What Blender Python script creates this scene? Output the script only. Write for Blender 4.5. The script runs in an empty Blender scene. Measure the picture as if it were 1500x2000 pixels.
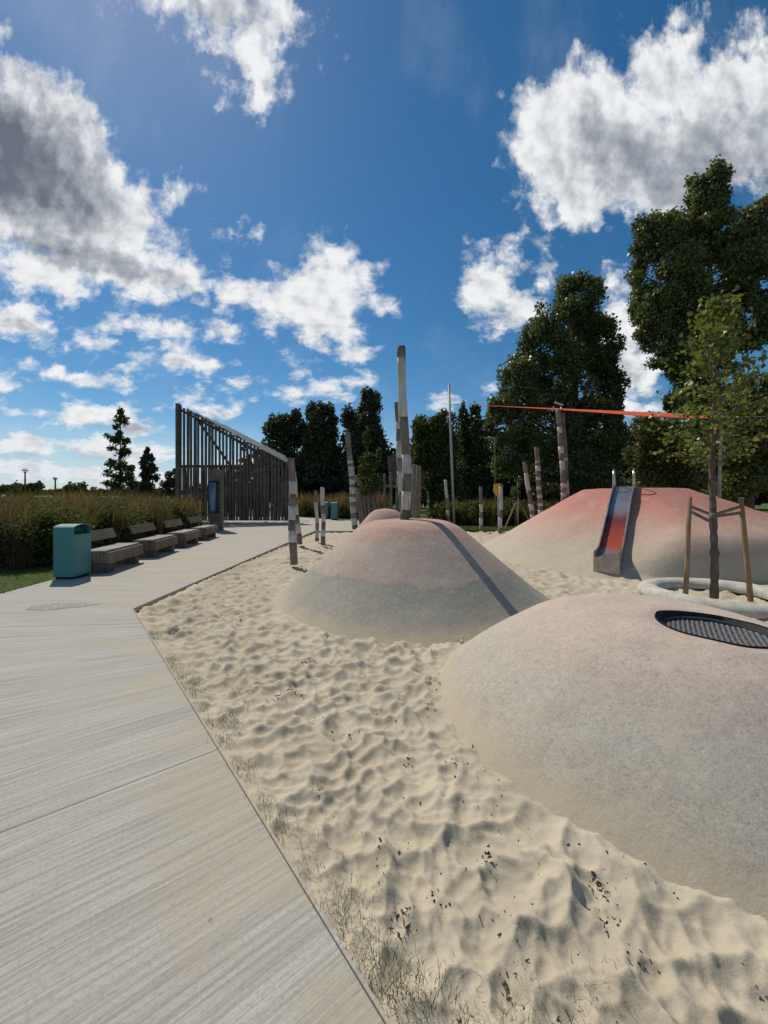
import bpy, bmesh, math, random
import numpy as np
from mathutils import Vector, Matrix
R = math.radians
scene = bpy.context.scene
col = scene.collection
rng = np.random.default_rng(7)
random.seed(7)

# ------------------------------------------------------------------ camera
CAM_H = 1.5
cd = bpy.data.cameras.new('camera'); cam = bpy.data.objects.new('camera', cd); col.objects.link(cam)
cam.location = (0, 0, CAM_H); cam.rotation_euler = (R(90), 0, 0)
cd.sensor_fit = 'VERTICAL'; cd.sensor_height = 24.0; cd.lens = 9.0
cd.shift_y = -28 / 2000; cd.clip_start = 0.02; cd.clip_end = 3000
scene.camera = cam
HZ, F = 972.0, 750.0

# ------------------------------------------------------------------ sun, exposure
SUN_AZ, SUN_EL = 37.0, 52.0           # degrees left of straight ahead, above the horizon
sd = bpy.data.lights.new('sun', 'SUN'); sun = bpy.data.objects.new('sun', sd); col.objects.link(sun)
sd.energy = 5.0; sd.angle = R(0.53); sd.color = (1.0, 0.93, 0.81)
SUNDIR = Vector((-math.sin(R(SUN_AZ)) * math.cos(R(SUN_EL)), math.cos(R(SUN_AZ)) * math.cos(R(SUN_EL)), math.sin(R(SUN_EL))))
sun.rotation_euler = SUNDIR.to_track_quat('Z', 'Y').to_euler()
scene.view_settings.view_transform = 'Standard'; scene.view_settings.look = 'None'
scene.view_settings.exposure = -0.36; scene.view_settings.gamma = 1.0; scene.view_settings.use_curve_mapping = False

# ------------------------------------------------------------------ node helper
class N:
    def __init__(s, tree): s.t = tree; s.nodes = tree.nodes; s.links = tree.links
    def put(s, sock, v):
        if hasattr(v, 'is_output'): s.links.new(v, sock)
        elif v is not None:
            if hasattr(sock, 'default_value'):
                dv = sock.default_value
                if hasattr(dv, '__len__') and len(dv) == 4 and len(v) == 3: v = (*v, 1)
                sock.default_value = v
    def new(s, kind, **kw):
        n = s.nodes.new(kind)
        for k, v in kw.items(): setattr(n, k, v)
        return n
    def m(s, op, a, b=None, c=None, clamp=False):
        n = s.new('ShaderNodeMath', operation=op); n.use_clamp = clamp
        s.put(n.inputs[0], a)
        if b is not None: s.put(n.inputs[1], b)
        if c is not None: s.put(n.inputs[2], c)
        return n.outputs[0]
    def vm(s, op, a, b=None, out=0):
        n = s.new('ShaderNodeVectorMath', operation=op); s.put(n.inputs[0], a)
        if b is not None: s.put(n.inputs['Scale' if op == 'SCALE' else 1], b)
        return n.outputs['Value'] if op in ('LENGTH', 'DOT_PRODUCT', 'DISTANCE') else n.outputs[0]
    def sep(s, v): n = s.new('ShaderNodeSeparateXYZ'); s.put(n.inputs[0], v); return n.outputs
    def comb(s, x, y, z=0.0):
        n = s.new('ShaderNodeCombineXYZ'); s.put(n.inputs[0], x); s.put(n.inputs[1], y); s.put(n.inputs[2], z); return n.outputs[0]
    def noise(s, v, scale, detail=4, rough=.5, dist=0, lac=2.0, out='Fac', dim='3D'):
        n = s.new('ShaderNodeTexNoise', noise_dimensions=dim); s.put(n.inputs['Vector'], v)
        n.inputs['Scale'].default_value = scale; n.inputs['Detail'].default_value = detail
        n.inputs['Roughness'].default_value = rough; n.inputs['Distortion'].default_value = dist; n.inputs['Lacunarity'].default_value = lac
        return n.outputs[out]
    def vor(s, v, scale, feature='F1', out='Distance', rnd=1.0):
        n = s.new('ShaderNodeTexVoronoi', feature=feature); s.put(n.inputs['Vector'], v)
        n.inputs['Scale'].default_value = scale; n.inputs['Randomness'].default_value = rnd
        return n.outputs[out]
    def map(s, v, loc=(0, 0, 0), rot=(0, 0, 0), sc=(1, 1, 1), kind='POINT'):
        n = s.new('ShaderNodeMapping', vector_type=kind); s.put(n.inputs[0], v)
        n.inputs['Location'].default_value = loc; n.inputs['Rotation'].default_value = rot; n.inputs['Scale'].default_value = sc
        return n.outputs[0]
    def rmp(s, x, a, b, c=0.0, d=1.0, smooth=True):
        n = s.new('ShaderNodeMapRange', interpolation_type='SMOOTHSTEP' if smooth else 'LINEAR'); n.clamp = True
        s.put(n.inputs[0], x)
        for i, v in enumerate((a, b, c, d)): s.put(n.inputs[i + 1], v)
        return n.outputs[0]
    def ramp(s, x, stops, interp='LINEAR'):
        n = s.new('ShaderNodeValToRGB'); s.put(n.inputs[0], x); r = n.color_ramp; r.interpolation = interp
        while len(r.elements) < len(stops): r.elements.new(0.5)
        for e, (p, c) in zip(r.elements, stops):
            e.position = p; e.color = (*c, 1) if len(c) == 3 else c
        return n.outputs[0]
    def mix(s, f, a, b, blend='MIX'):
        n = s.new('ShaderNodeMix', data_type='RGBA', blend_type=blend)
        s.put(n.inputs[0], f); s.put(n.inputs[6], a); s.put(n.inputs[7], b); return n.outputs[2]
    def bump(s, h, strength=.5, dist=.01, normal=None):
        n = s.new('ShaderNodeBump'); s.put(n.inputs['Height'], h); n.inputs['Strength'].default_value = strength
        n.inputs['Distance'].default_value = dist
        if normal is not None: s.put(n.inputs['Normal'], normal)
        return n.outputs[0]
    def geo(s, o='Position'): return s.new('ShaderNodeNewGeometry').outputs[o]
    def tex(s, o='Object'): return s.new('ShaderNodeTexCoord').outputs[o]

def new_mat(name):
    m = bpy.data.materials.new(name); m.use_nodes = True
    n = N(m.node_tree); b = m.node_tree.nodes['Principled BSDF']
    return m, n, b

# ------------------------------------------------------------------ world: sky texture and clouds
w = bpy.data.worlds.new('World'); scene.world = w; w.use_nodes = True
n = N(w.node_tree); n.nodes.clear()
sky = n.new('ShaderNodeTexSky', sky_type='NISHITA'); sky.sun_disc = False
sky.sun_elevation = R(SUN_EL); sky.sun_rotation = R(-SUN_AZ); sky.altitude = 100
sky.air_density = 1.0; sky.dust_density = 0.2; sky.ozone_density = 4.0
D = n.tex('Generated'); dx, dy, dz = n.sep(D)
dyc = n.m('MAXIMUM', dy, 0.15)
u = n.m('DIVIDE', dx, dyc); v = n.m('DIVIDE', dz, dyc)
wv = n.m('ADD', n.m('MAXIMUM', v, 0.0), 0.30)          # cloud bumps get smaller towards the horizon
q = n.comb(n.m('MULTIPLY', u, 1.65), n.m('MULTIPLY', n.m('LOGARITHM', wv, math.e), 1.75), 0.0)
nz = n.noise(q, 3.2, 8, .62, out='Color', dim='2D')
warp = n.vm('SCALE', n.vm('SUBTRACT', nz, (.5, .5, .5)), n.m('MULTIPLY', wv, 0.115))
nz2 = n.noise(q, 11.0, 6, .65, out='Color', dim='2D')
warp2 = n.vm('SCALE', n.vm('SUBTRACT', nz2, (.5, .5, .5)), n.m('MULTIPLY', wv, 0.05))
P = n.vm('ADD', n.vm('ADD', n.comb(u, v), warp), warp2)
psep = n.sep(P); P = n.comb(psep[0], psep[1], 0.0)
BL = [  # clouds: x, y, rx, ry, turn in degrees
 (-30,270,310,175,33),(150,370,180,110,40),(150,450,190,90,15),(334,385,34,28,0),(250,515,170,58,14),(80,530,100,55,10),(385,545,80,26,22),
 (440,20,140,70,20),(495,110,58,95,-15),(380,-30,110,60,0),(510,190,34,34,0),
 (1170,270,165,160,0),(1300,160,120,105,-15),(1440,190,140,120,0),(1400,270,190,100,0),(1060,290,70,100,0),(1125,395,70,62,0),(1290,355,170,75,-8),(1150,130,34,34,0),(1330,90,60,50,-20),(1480,110,60,60,0),
 (620,580,120,70,-12),(510,585,70,36,-10),(640,645,80,40,20),(655,505,55,38,40),(748,597,22,16,0),(680,690,24,20,0),
 (950,560,50,80,10),(990,495,34,30,-30),(1000,610,70,36,0),(1072,540,16,30,20),
 (1215,650,55,75,0),(1240,720,60,46,0),(1190,560,28,30,0),(1245,790,60,22,0),
 (45,630,85,34,17),(165,667,58,15,8),(262,636,50,30,10),(345,640,60,18,12),(430,652,34,14,15),(352,705,76,26,4),
 (160,733,100,19,7),(2,748,22,20,0),(30,801,24,9,0),(185,812,80,26,3),(265,835,46,24,10),(372,779,30,9,5),(405,798,48,13,6),
 (585,715,26,14,45),(462,735,22,8,0),(575,772,60,12,4),(650,758,44,20,10),(470,452,22,12,20),(862,785,22,16,0),(955,755,16,12,0),
 (50,866,90,24,0),(215,872,100,24,5),(-60,910,120,24,0),(330,935,120,16,0),(480,900,60,12,0),(300,890,60,18,0),(120,920,190,20,0),(700,740,18,10,0)]
d = None
for (cx, cy, rx, ry, a) in BL:
    s_ = min(rx, ry) / F
    mp = n.map(P, ((cx - 750) / F, (HZ - cy) / F, 0), (0, 0, R(-a)), (rx / F, ry / F, 1), 'TEXTURE')
    di = n.m('MULTIPLY_ADD', n.vm('LENGTH', mp), s_, -s_)
    if d is None: d = di
    else:
        mn = n.new('ShaderNodeMath', operation='SMOOTH_MIN'); n.put(mn.inputs[0], d); n.put(mn.inputs[1], di); mn.inputs[2].default_value = .022
        d = mn.outputs[0]
fb = n.noise(q, 7.0, 8, .55, dim='2D')
dn = n.m('DIVIDE', d, wv)                                # signed distance in local units, negative inside
bil = n.new('ShaderNodeTexVoronoi', feature='SMOOTH_F1', voronoi_dimensions='2D'); n.put(bil.inputs['Vector'], n.vm('ADD', q, n.vm('SCALE', n.vm('SUBTRACT', nz2, (.5, .5, .5)), .10)))
bil.inputs['Scale'].default_value = 9.0; bil.inputs['Detail'].default_value = 2.0; bil.inputs['Roughness'].default_value = .55; bil.inputs['Lacunarity'].default_value = 2.3; bil.inputs['Smoothness'].default_value = .35; bil.normalize = True
bv = n.m('SUBTRACT', bil.outputs['Distance'], .36)
dn = n.m('ADD', n.m('ADD', dn, n.m('MULTIPLY', n.m('SUBTRACT', fb, .5), .12)), n.m('MULTIPLY', bv, .105))
front = n.rmp(dy, .12, .3)
# generic clouds for the rest of the sky
zc = n.m('ADD', n.m('MAXIMUM', dz, 0.0), .12)
gq = n.comb(n.m('DIVIDE', dx, zc), n.m('DIVIDE', dy, zc))
gen = n.rmp(n.noise(gq, .9, 6, .6, dim='2D'), .53, .64)
alpha = n.rmp(dn, .016, -.050)
# thin veil between the clouds
veil = n.m('MULTIPLY', n.rmp(n.noise(n.map(q, (3, 1, 0), (0, 0, .5), (1, .6, 1)), 2.2, 5, .6, dim='2D'), .50, .85), .08)
alpha = n.m('ADD', n.m('MULTIPLY', n.m('MAXIMUM', alpha, veil), front), n.m('MULTIPLY', gen, n.m('SUBTRACT', 1.0, front)), clamp=True)
alpha = n.m('MULTIPLY', alpha, n.rmp(dz, -.01, .02))
# cloud light: bright thin rims, grey thick middles
thick = n.rmp(dn, -.03, -.22)
lob = n.noise(n.map(q, (.035, .02, 0)), 5.0, 5, .55, dim='2D'); lob0 = n.noise(q, 5.0, 5, .55, dim='2D')
emb = n.m('MULTIPLY', n.m('SUBTRACT', lob0, lob), 1.0)
bright = n.m('ADD', n.m('SUBTRACT', .97, n.m('MULTIPLY', thick, .26)), emb)
bright = n.m('ADD', bright, n.m('MULTIPLY', n.m('SUBTRACT', n.noise(q, 9, 3, .5, dim='2D'), .5), .12))
bright = n.m('SUBTRACT', bright, n.m('MULTIPLY', bv, .34))
DK = [(-40,270,330,215,36,.36),(90,340,250,140,30,.28),(150,500,210,36,10,.38),(330,540,120,22,10,.2),(1400,320,320,120,-8,.26),(1240,320,240,130,0,.14),(1300,240,300,180,0,.06),(1440,350,150,50,0,.12),
      (450,20,80,70,30,.30),(45,640,80,18,17,.30),(330,712,70,14,4,.22),(240,838,90,14,5,.38),(150,742,80,9,7,.18),(250,648,60,10,8,.2),
      (200,888,90,12,0,.3),(40,888,80,12,0,.28),(1230,700,60,50,0,.22),(970,610,60,30,0,.18),(620,640,120,30,10,.12)]
for (cx, cy, rx, ry, a, k) in DK:
    mp = n.map(P, ((cx - 750) / F, (HZ - cy) / F, 0), (0, 0, R(-a)), (rx / F, ry / F, 1), 'TEXTURE')
    bright = n.m('SUBTRACT', bright, n.rmp(n.vm('LENGTH', mp), 1.1, .30, 0.0, k))
bright = n.m('MINIMUM', n.m('MAXIMUM', bright, .14), 1.0)
ccol = n.ramp(bright, [(0.0, (.10, .125, .165)), (.3, (.215, .245, .30)), (.6, (.46, .49, .54)), (.85, (.80, .82, .85)), (1, (.95, .96, .97))])
hs = n.new('ShaderNodeHueSaturation'); n.put(hs.inputs['Color'], sky.outputs[0]); hs.inputs['Saturation'].default_value = 1.27; hs.inputs['Value'].default_value = 1.0; hs.inputs['Hue'].default_value = .492
bs = n.new('ShaderNodeBackground'); n.put(bs.inputs[0], hs.outputs[0]); bs.inputs[1].default_value = 0.104
hz = n.m('MULTIPLY', n.rmp(dz, .20, .0), .85)
ccol = n.mix(n.m('MULTIPLY', hz, .5), ccol, (.62, .70, .80))
alpha = n.m('MAXIMUM', alpha, n.m('MULTIPLY', hz, .75)); ccol = n.mix(n.rmp(alpha, .9, .4, 0, hz), ccol, (.48, .64, .82))
bc = n.new('ShaderNodeBackground'); n.put(bc.inputs[0], ccol); bc.inputs[1].default_value = 1.18
mx = n.new('ShaderNodeMixShader'); n.put(mx.inputs[0], alpha); n.links.new(bs.outputs[0], mx.inputs[1]); n.links.new(bc.outputs[0], mx.inputs[2])
wo = n.new('ShaderNodeOutputWorld'); n.links.new(mx.outputs[0], wo.inputs[0])
w.cycles.sampling_method = 'MANUAL'; w.cycles.sample_map_resolution = 512

# ------------------------------------------------------------------ geometry helpers
def G(x, y, z=0.0):
    Y = F * (CAM_H - z) / (y - HZ); return Vector(((x - 750) / F * Y, Y, z))
def AT(x, y, Y): return Vector(((x - 750) / F * Y, Y, CAM_H - (y - HZ) * Y / F))
def tag(o, label=None, cat=None, group=None, kind=None):
    if label: o['label'] = label
    if cat: o['category'] = cat
    if group: o['group'] = group
    if kind: o['kind'] = kind
    return o
def empty(name, loc, label, cat, group=None, rz=0):
    o = bpy.data.objects.new(name, None); col.objects.link(o); o.location = loc; o.rotation_euler = (0, 0, rz); o.empty_display_size = .2
    return tag(o, label, cat, group)
def mesh_np(name, V, Fc, mats, parent=None, smooth=False, mi=None):
    me = bpy.data.meshes.new(name); V = np.asarray(V, np.float32); Fc = np.asarray(Fc, np.int32)
    me.vertices.add(len(V)); me.vertices.foreach_set('co', V.ravel())
    k = Fc.shape[1]; me.loops.add(Fc.size); me.loops.foreach_set('vertex_index', Fc.ravel())
    me.polygons.add(len(Fc)); me.polygons.foreach_set('loop_start', np.arange(0, Fc.size, k, dtype=np.int32))
    me.polygons.foreach_set('loop_total', np.full(len(Fc), k, np.int32))
    for m_ in (mats if isinstance(mats, (list, tuple)) else [mats]): me.materials.append(m_)
    if mi is not None: me.polygons.foreach_set('material_index', np.asarray(mi, np.int32))
    me.update(calc_edges=True)
    if smooth: me.polygons.foreach_set('use_smooth', np.ones(len(Fc), bool))
    o = bpy.data.objects.new(name, me); col.objects.link(o)
    if parent: o.parent = parent
    return o
class MB:
    """collects shapes into one mesh"""
    def __init__(s): s.bm = bmesh.new()
    def box(s, c, size, rot=None, bevel=0, mi=0):
        r = bmesh.ops.create_cube(s.bm, size=1.0); vs = r['verts']
        M = Matrix.Translation(c) @ (rot.to_4x4() if rot else Matrix.Identity(4)) @ Matrix.Diagonal((*size, 1))
        bmesh.ops.transform(s.bm, matrix=M, verts=vs)
        fs = list({f for v_ in vs for f in v_.link_faces})
        for f in fs: f.material_index = mi
        if bevel:
            es = list({e for v_ in vs for e in v_.link_edges})
            bmesh.ops.bevel(s.bm, geom=es, offset=bevel, segments=2, affect='EDGES', profile=.6)
        return s
    def beam(s, a, b, w_, h_, up=Vector((0, 0, 1)), bevel=0, mi=0):
        a = Vector(a); b = Vector(b); d_ = (b - a); L = d_.length; d_.normalize()
        x = d_.cross(up)
        if x.length < 1e-4: x = Vector((1, 0, 0))
        x.normalize(); y = x.cross(d_)
        rot = Matrix((x, d_, y)).transposed()
        return s.box((a + b) / 2, (w_, L, h_), rot, bevel, mi)
    def tube(s, pts, radii, seg=10, cap=True, mi=0, sq=0.0, smooth=True, twist=0, mis=None):
        pts = [Vector(p) for p in pts]; rings = []
        for i, p in enumerate(pts):
            d_ = (pts[min(i + 1, len(pts) - 1)] - pts[max(i - 1, 0)]).normalized()
            x = d_.cross(Vector((0, 1, 0)) if abs(d_.z) > .5 else Vector((0, 0, 1))).normalized(); y = x.cross(d_)
            ring = []
            for k in range(seg):
                a = 2 * math.pi * k / seg + twist
                rr = radii[i] if not hasattr(radii, 'shape') else radii[i]
                if sq: rr = rr * (1 + sq * (1 / max(abs(math.cos(a)), abs(math.sin(a))) - 1))
                ring.append(s.bm.verts.new(p + x * math.cos(a) * rr + y * math.sin(a) * rr))
            rings.append(ring)
        for i in range(len(rings) - 1):
            for k in range(seg):
                f = s.bm.faces.new((rings[i][k], rings[i][(k + 1) % seg], rings[i + 1][(k + 1) % seg], rings[i + 1][k]))
                f.material_index = mis[i] if mis else mi; f.smooth = smooth
        if cap:
            f = s.bm.faces.new(rings[-1]); f.material_index = mis[-1] if mis else mi
            f = s.bm.faces.new(rings[0][::-1]); f.material_index = mis[0] if mis else mi
        return s
    def poly(s, pts, mi=0, smooth=False):
        f = s.bm.faces.new([s.bm.verts.new(p) for p in pts]); f.material_index = mi; f.smooth = smooth; return s
    def prism(s, pts2, z0, z1, mi=0):
        lo = [s.bm.verts.new((p[0], p[1], z0)) for p in pts2]; hi = [s.bm.verts.new((p[0], p[1], z1)) for p in pts2]
        fs = [s.bm.faces.new(hi), s.bm.faces.new(lo[::-1])]
        for i in range(len(lo)): j = (i + 1) % len(lo); fs.append(s.bm.faces.new((lo[i], lo[j], hi[j], hi[i])))
        for f in fs: f.material_index = mi
        return s
    def build(s, name, mats, parent=None, loc=None):
        bmesh.ops.recalc_face_normals(s.bm, faces=s.bm.faces[:])
        me = bpy.data.meshes.new(name)
        if loc is not None: bmesh.ops.translate(s.bm, verts=s.bm.verts[:], vec=-Vector(loc))
        s.bm.to_mesh(me); s.bm.free()
        for m_ in (mats if isinstance(mats, (list, tuple)) else [mats]): me.materials.append(m_)
        o = bpy.data.objects.new(name, me); col.objects.link(o)
        if loc is not None: o.location = loc
        if parent:
            o.parent = parent
            if loc is None: o.location = -Vector(parent.location)   # shapes given in world space, thing stands unrotated
        return o

def vnoise(x, y, seed=0):
    """smooth value noise, numpy"""
    xi = np.floor(x).astype(np.int64); yi = np.floor(y).astype(np.int64); fx = x - xi; fy = y - yi
    fx = fx * fx * (3 - 2 * fx); fy = fy * fy * (3 - 2 * fy)
    def h(a, b):
        k = (a * 374761393 + b * 668265263 + seed * 982451653) & 0xFFFFFFFF
        k = ((k ^ (k >> 13)) * 1274126177) & 0xFFFFFFFF
        k = ((k ^ (k >> 16)) * 2246822519) & 0xFFFFFFFF
        return ((k ^ (k >> 15)) & 0xFFFFFF) / float(0xFFFFFF)
    return (h(xi, yi) * (1 - fx) + h(xi + 1, yi) * fx) * (1 - fy) + (h(xi, yi + 1) * (1 - fx) + h(xi + 1, yi + 1) * fx) * fy
def fbm(x, y, o=4, seed=0, g=.5):
    s_ = 0; a = 1; t = 0
    for i in range(o): s_ = s_ + a * vnoise(x * 2 ** i, y * 2 ** i, seed + i * 17); t += a; a *= g
    return s_ / t
def hashf(a, b, seed):
    k = (a * 374761393 + b * 668265263 + seed * 982451653) & 0xFFFFFFFF
    k = ((k ^ (k >> 13)) * 1274126177) & 0xFFFFFFFF
    k = ((k ^ (k >> 16)) * 2246822519) & 0xFFFFFFFF
    return ((k ^ (k >> 15)) & 0xFFFFFF) / float(0xFFFFFF)
def bowls(x, y, seed=0):
    """footprint dents of random size and depth that meet in sharp ridges"""
    xi = np.floor(x).astype(np.int64); yi = np.floor(y).astype(np.int64)
    best = np.full(x.shape, 9.0)
    for i in (-1, 0, 1):
        for j in (-1, 0, 1):
            a = xi + i; b = yi + j
            px = a + .08 + .84 * hashf(a, b, seed); py = b + .08 + .84 * hashf(a, b, seed + 5); dep = hashf(a, b, seed + 9)
            th = hashf(a, b, seed + 11) * 6.283; st = .6 + .4 * hashf(a, b, seed + 13)
            ex = x - px; ey = y - py; c_ = np.cos(th); s_ = np.sin(th)
            rx = (ex * c_ + ey * s_) * st; ry = (-ex * s_ + ey * c_)
            best = np.minimum(best, (rx * rx + ry * ry) * 1.05 - .40 * dep)
    return best

# ------------------------------------------------------------------ materials
def m_sand():
    m, n, b = new_mat('sand'); p = n.geo()
    big = n.noise(p, 1.3, 4, .55); fine = n.noise(p, 160, 3, .7); mid = n.noise(p, 22, 5, .6)
    c = n.mix(n.rmp(big, .35, .68), (.435, .38, .285), (.505, .445, .34))
    c = n.mix(n.rmp(fine, .40, .66, 0, .26), c, (.30, .24, .15))
    spk = n.rmp(n.vor(p, 42), .085, .045); msk = n.rmp(n.noise(p, 3.1, 3, .6), .52, .64)
    c = n.mix(n.m('MULTIPLY', n.m('MULTIPLY', spk, msk), .75), c, (.07, .05, .035))
    c = n.mix(n.rmp(n.noise(p, 4.6, 5, .65), .60, .72, 0, .18), c, (.30, .25, .19))
    n.put(b.inputs['Base Color'], c); b.inputs['Roughness'].default_value = .95; b.inputs['Specular IOR Level'].default_value = .15
    h = n.m('ADD', n.m('MULTIPLY', mid, 1.0), n.m('MULTIPLY', fine, .25))
    n.put(b.inputs['Normal'], n.bump(h, .7, .007)); return m
def m_path():
    m, n, b = new_mat('brushed_concrete'); p = n.geo(); x, y, z = n.sep(p)
    # broom lines fan round one corner of the sand, then run straight on
    px, py = 1.1, 4.93; A = R(38)
    ex = n.m('SUBTRACT', x, px); ey = n.m('SUBTRACT', y, py)
    th = n.m('ARCTAN2', n.m('MULTIPLY', ey, -1), n.m('MULTIPLY', ex, -1))
    thc = n.m('MINIMUM', n.m('MAXIMUM', th, 0.0), A)
    dc = n.m('MAXIMUM', n.m('SUBTRACT', n.m('MULTIPLY', ex, math.sin(A)), n.m('MULTIPLY', ey, math.cos(A))), 0.0)
    da = n.m('MAXIMUM', ey, 0.0)
    inC = n.m('GREATER_THAN', th, A)
    cst = n.m('SUBTRACT', n.m('SUBTRACT', da, n.m('MULTIPLY', thc, 4.0)), n.m('MULTIPLY', dc, inC))
    lon = n.m('ADD', n.m('MULTIPLY', ex, math.cos(A)), n.m('MULTIPLY', ey, math.sin(A)))
    wob = n.m('MULTIPLY', n.m('SUBTRACT', n.noise(p, 1.2, 2, .5), .5), .05)
    c1 = n.m('ADD', cst, wob)
    st = n.noise(n.comb(n.m('MULTIPLY', c1, 52), n.m('MULTIPLY', lon, 1.0)), 1.0, 6, .75)
    st2 = n.noise(n.comb(n.m('MULTIPLY', c1, 4.0), n.m('MULTIPLY', lon, .35), 4), 1.0, 4, .6)
    fine = n.noise(p, 70, 4, .7); big = n.noise(p, .9, 4, .55)
    c = n.mix(n.rmp(st, .34, .66), (.28, .268, .235), (.47, .458, .41))
    c = n.mix(n.rmp(st2, .40, .66, 0, .25), c, (.49, .475, .42))
    c = n.mix(n.rmp(big, .45, .7, 0, .35), c, (.36, .335, .29))
    c = n.mix(n.rmp(fine, .46, .66, 0, .45), c, (.24, .22, .185))
    # sandy stains, heaviest along the edge of the sand pit
    e1 = n.m('ADD', n.m('MULTIPLY', n.m('ADD', x, 3.38), .7682), n.m('MULTIPLY', n.m('SUBTRACT', y, 5.16), .6402))
    e2 = n.m('ADD', x, 3.2)
    near = n.rmp(n.m('MAXIMUM', n.m('MULTIPLY', e1, 1.0), n.m('SUBTRACT', e2, n.m('MULTIPLY', n.m('LESS_THAN', y, 5.1), 50))), -1.1, 0.0)
    stn = n.m('MULTIPLY', n.rmp(n.m('ADD', n.noise(p, 1.7, 5, .6), n.m('MULTIPLY', near, .18)), .63, .69), n.m('ADD', n.m('MULTIPLY', near, .8), .2))
    stn = n.m('MULTIPLY', stn, n.rmp(n.noise(p, 26, 4, .7), .36, .56, .35, 1)); c = n.mix(n.m('MULTIPLY', stn, .62), c, (.42, .35, .25))
    # joints
    jt = n.m('PINGPONG', n.m('ADD', cst, .35), 1.55); j = n.rmp(jt, .007, .003)
    c = n.mix(n.m('MULTIPLY', j, .38), c, (.12, .11, .10))
    # small dark pits
    pit = n.m('MULTIPLY', n.rmp(n.vor(p, 5.5), .055, .03), n.rmp(n.noise(p, 2, 2), .5, .6)); c = n.mix(n.m('MULTIPLY', pit, .5), c, (.15, .14, .12))
    n.put(b.inputs['Base Color'], c); b.inputs['Roughness'].default_value = .88; b.inputs['Specular IOR Level'].default_value = .25
    h = n.m('ADD', n.m('ADD', n.m('MULTIPLY', st, .8), n.m('MULTIPLY', fine, .3)), n.m('MULTIPLY', j, -1.5))
    n.put(b.inputs['Normal'], n.bump(h, .8, .007)); return m
def m_simple(name, c1, c2, scale=8, rough=.8, bump=.3, bd=.004, spec=.3, stretch=(1, 1, 1), metal=0, detail=5, coord='Object'):
    m, n, b = new_mat(name); p = n.map(n.tex(coord) if coord != 'World' else n.geo(), sc=stretch)
    f = n.noise(p, scale, detail, .62)
    n.put(b.inputs['Base Color'], n.mix(n.rmp(f, .32, .68), c1, c2))
    b.inputs['Roughness'].default_value = rough; b.inputs['Specular IOR Level'].default_value = spec; b.inputs['Metallic'].default_value = metal
    if bump: n.put(b.inputs['Normal'], n.bump(f, bump, bd))
    return m
def m_wood(name, c1, c2, c3, scale=1.0, rough=.85):
    m, n, b = new_mat(name); p = n.geo()
    g = n.noise(n.map(p, sc=(38 * scale, 38 * scale, 1.6 * scale)), 1.0, 6, .65); l = n.noise(p, 2.6 * scale, 4, .55)
    c = n.mix(n.rmp(g, .35, .65), c1, c2); c = n.mix(n.rmp(l, .42, .7, 0, .6), c, c3)
    crk = n.rmp(n.noise(n.map(p, sc=(30 * scale, 30 * scale, .9)), 1.7, 3, .5), .66, .72); c = n.mix(n.m('MULTIPLY', crk, .75), c, (.03, .025, .02))
    n.put(b.inputs['Base Color'], c); b.inputs['Roughness'].default_value = rough; b.inputs['Specular IOR Level'].default_value = .2
    n.put(b.inputs['Normal'], n.bump(n.m('SUBTRACT', g, crk), .5, .005)); return m
def m_mound(name, stops, zmax, redge=.0, hole=None):
    m, n, b = new_mat(name); p = n.geo(); x, y, z = n.sep(p)
    wob = n.m('MULTIPLY', n.m('SUBTRACT', n.noise(p, 1.1, 5, .55), .5), .30 * zmax)
    t = n.m('DIVIDE', n.m('ADD', z, wob), zmax)
    c = n.ramp(t, stops)
    g1 = n.noise(p, 190, 2, .8); g2 = n.noise(p, 60, 4, .8); g4 = n.noise(p, 24, 5, .8); g3 = n.noise(p, 5, 5, .6)
    c = n.mix(n.rmp(g2, .30, .54, .55, 0), c, (.14, .12, .10)); c = n.mix(n.rmp(g4, .50, .66, 0, .30), c, (.60, .54, .46)); c = n.mix(n.rmp(g4, .34, .48, .35, 0), c, (.19, .165, .14))
    c = n.mix(n.rmp(g1, .48, .64, 0, .48), c, (.60, .55, .48))
    c = n.mix(n.rmp(g3, .42, .70, 0, .30), c, (.36, .31, .25))
    sc_ = n.noise(n.map(p, sc=(1, 1, .35)), 2.3, 6, .68); c = n.mix(n.rmp(sc_, .52, .68, 0, .38), c, (.50, .43, .33))
    c = n.mix(n.rmp(n.noise(p, 11, 5, .7), .60, .74, 0, .35), c, (.20, .18, .155))
    dust = n.m('MULTIPLY', n.rmp(n.m('ADD', z, n.m('MULTIPLY', n.m('SUBTRACT', g3, .5), .24)), .09, -.04), .75)
    c = n.mix(dust, c, (.45, .38, .27))
    n.put(b.inputs['Base Color'], c); b.inputs['Roughness'].default_value = .92; b.inputs['Specular IOR Level'].default_value = .15
    h = n.m('ADD', n.m('MULTIPLY', g2, .7), n.m('MULTIPLY', g1, .3)); nb = n.bump(h, .55, .006)
    n.put(b.inputs['Normal'], n.bump(g3, .5, .02, nb)); return m
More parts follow.
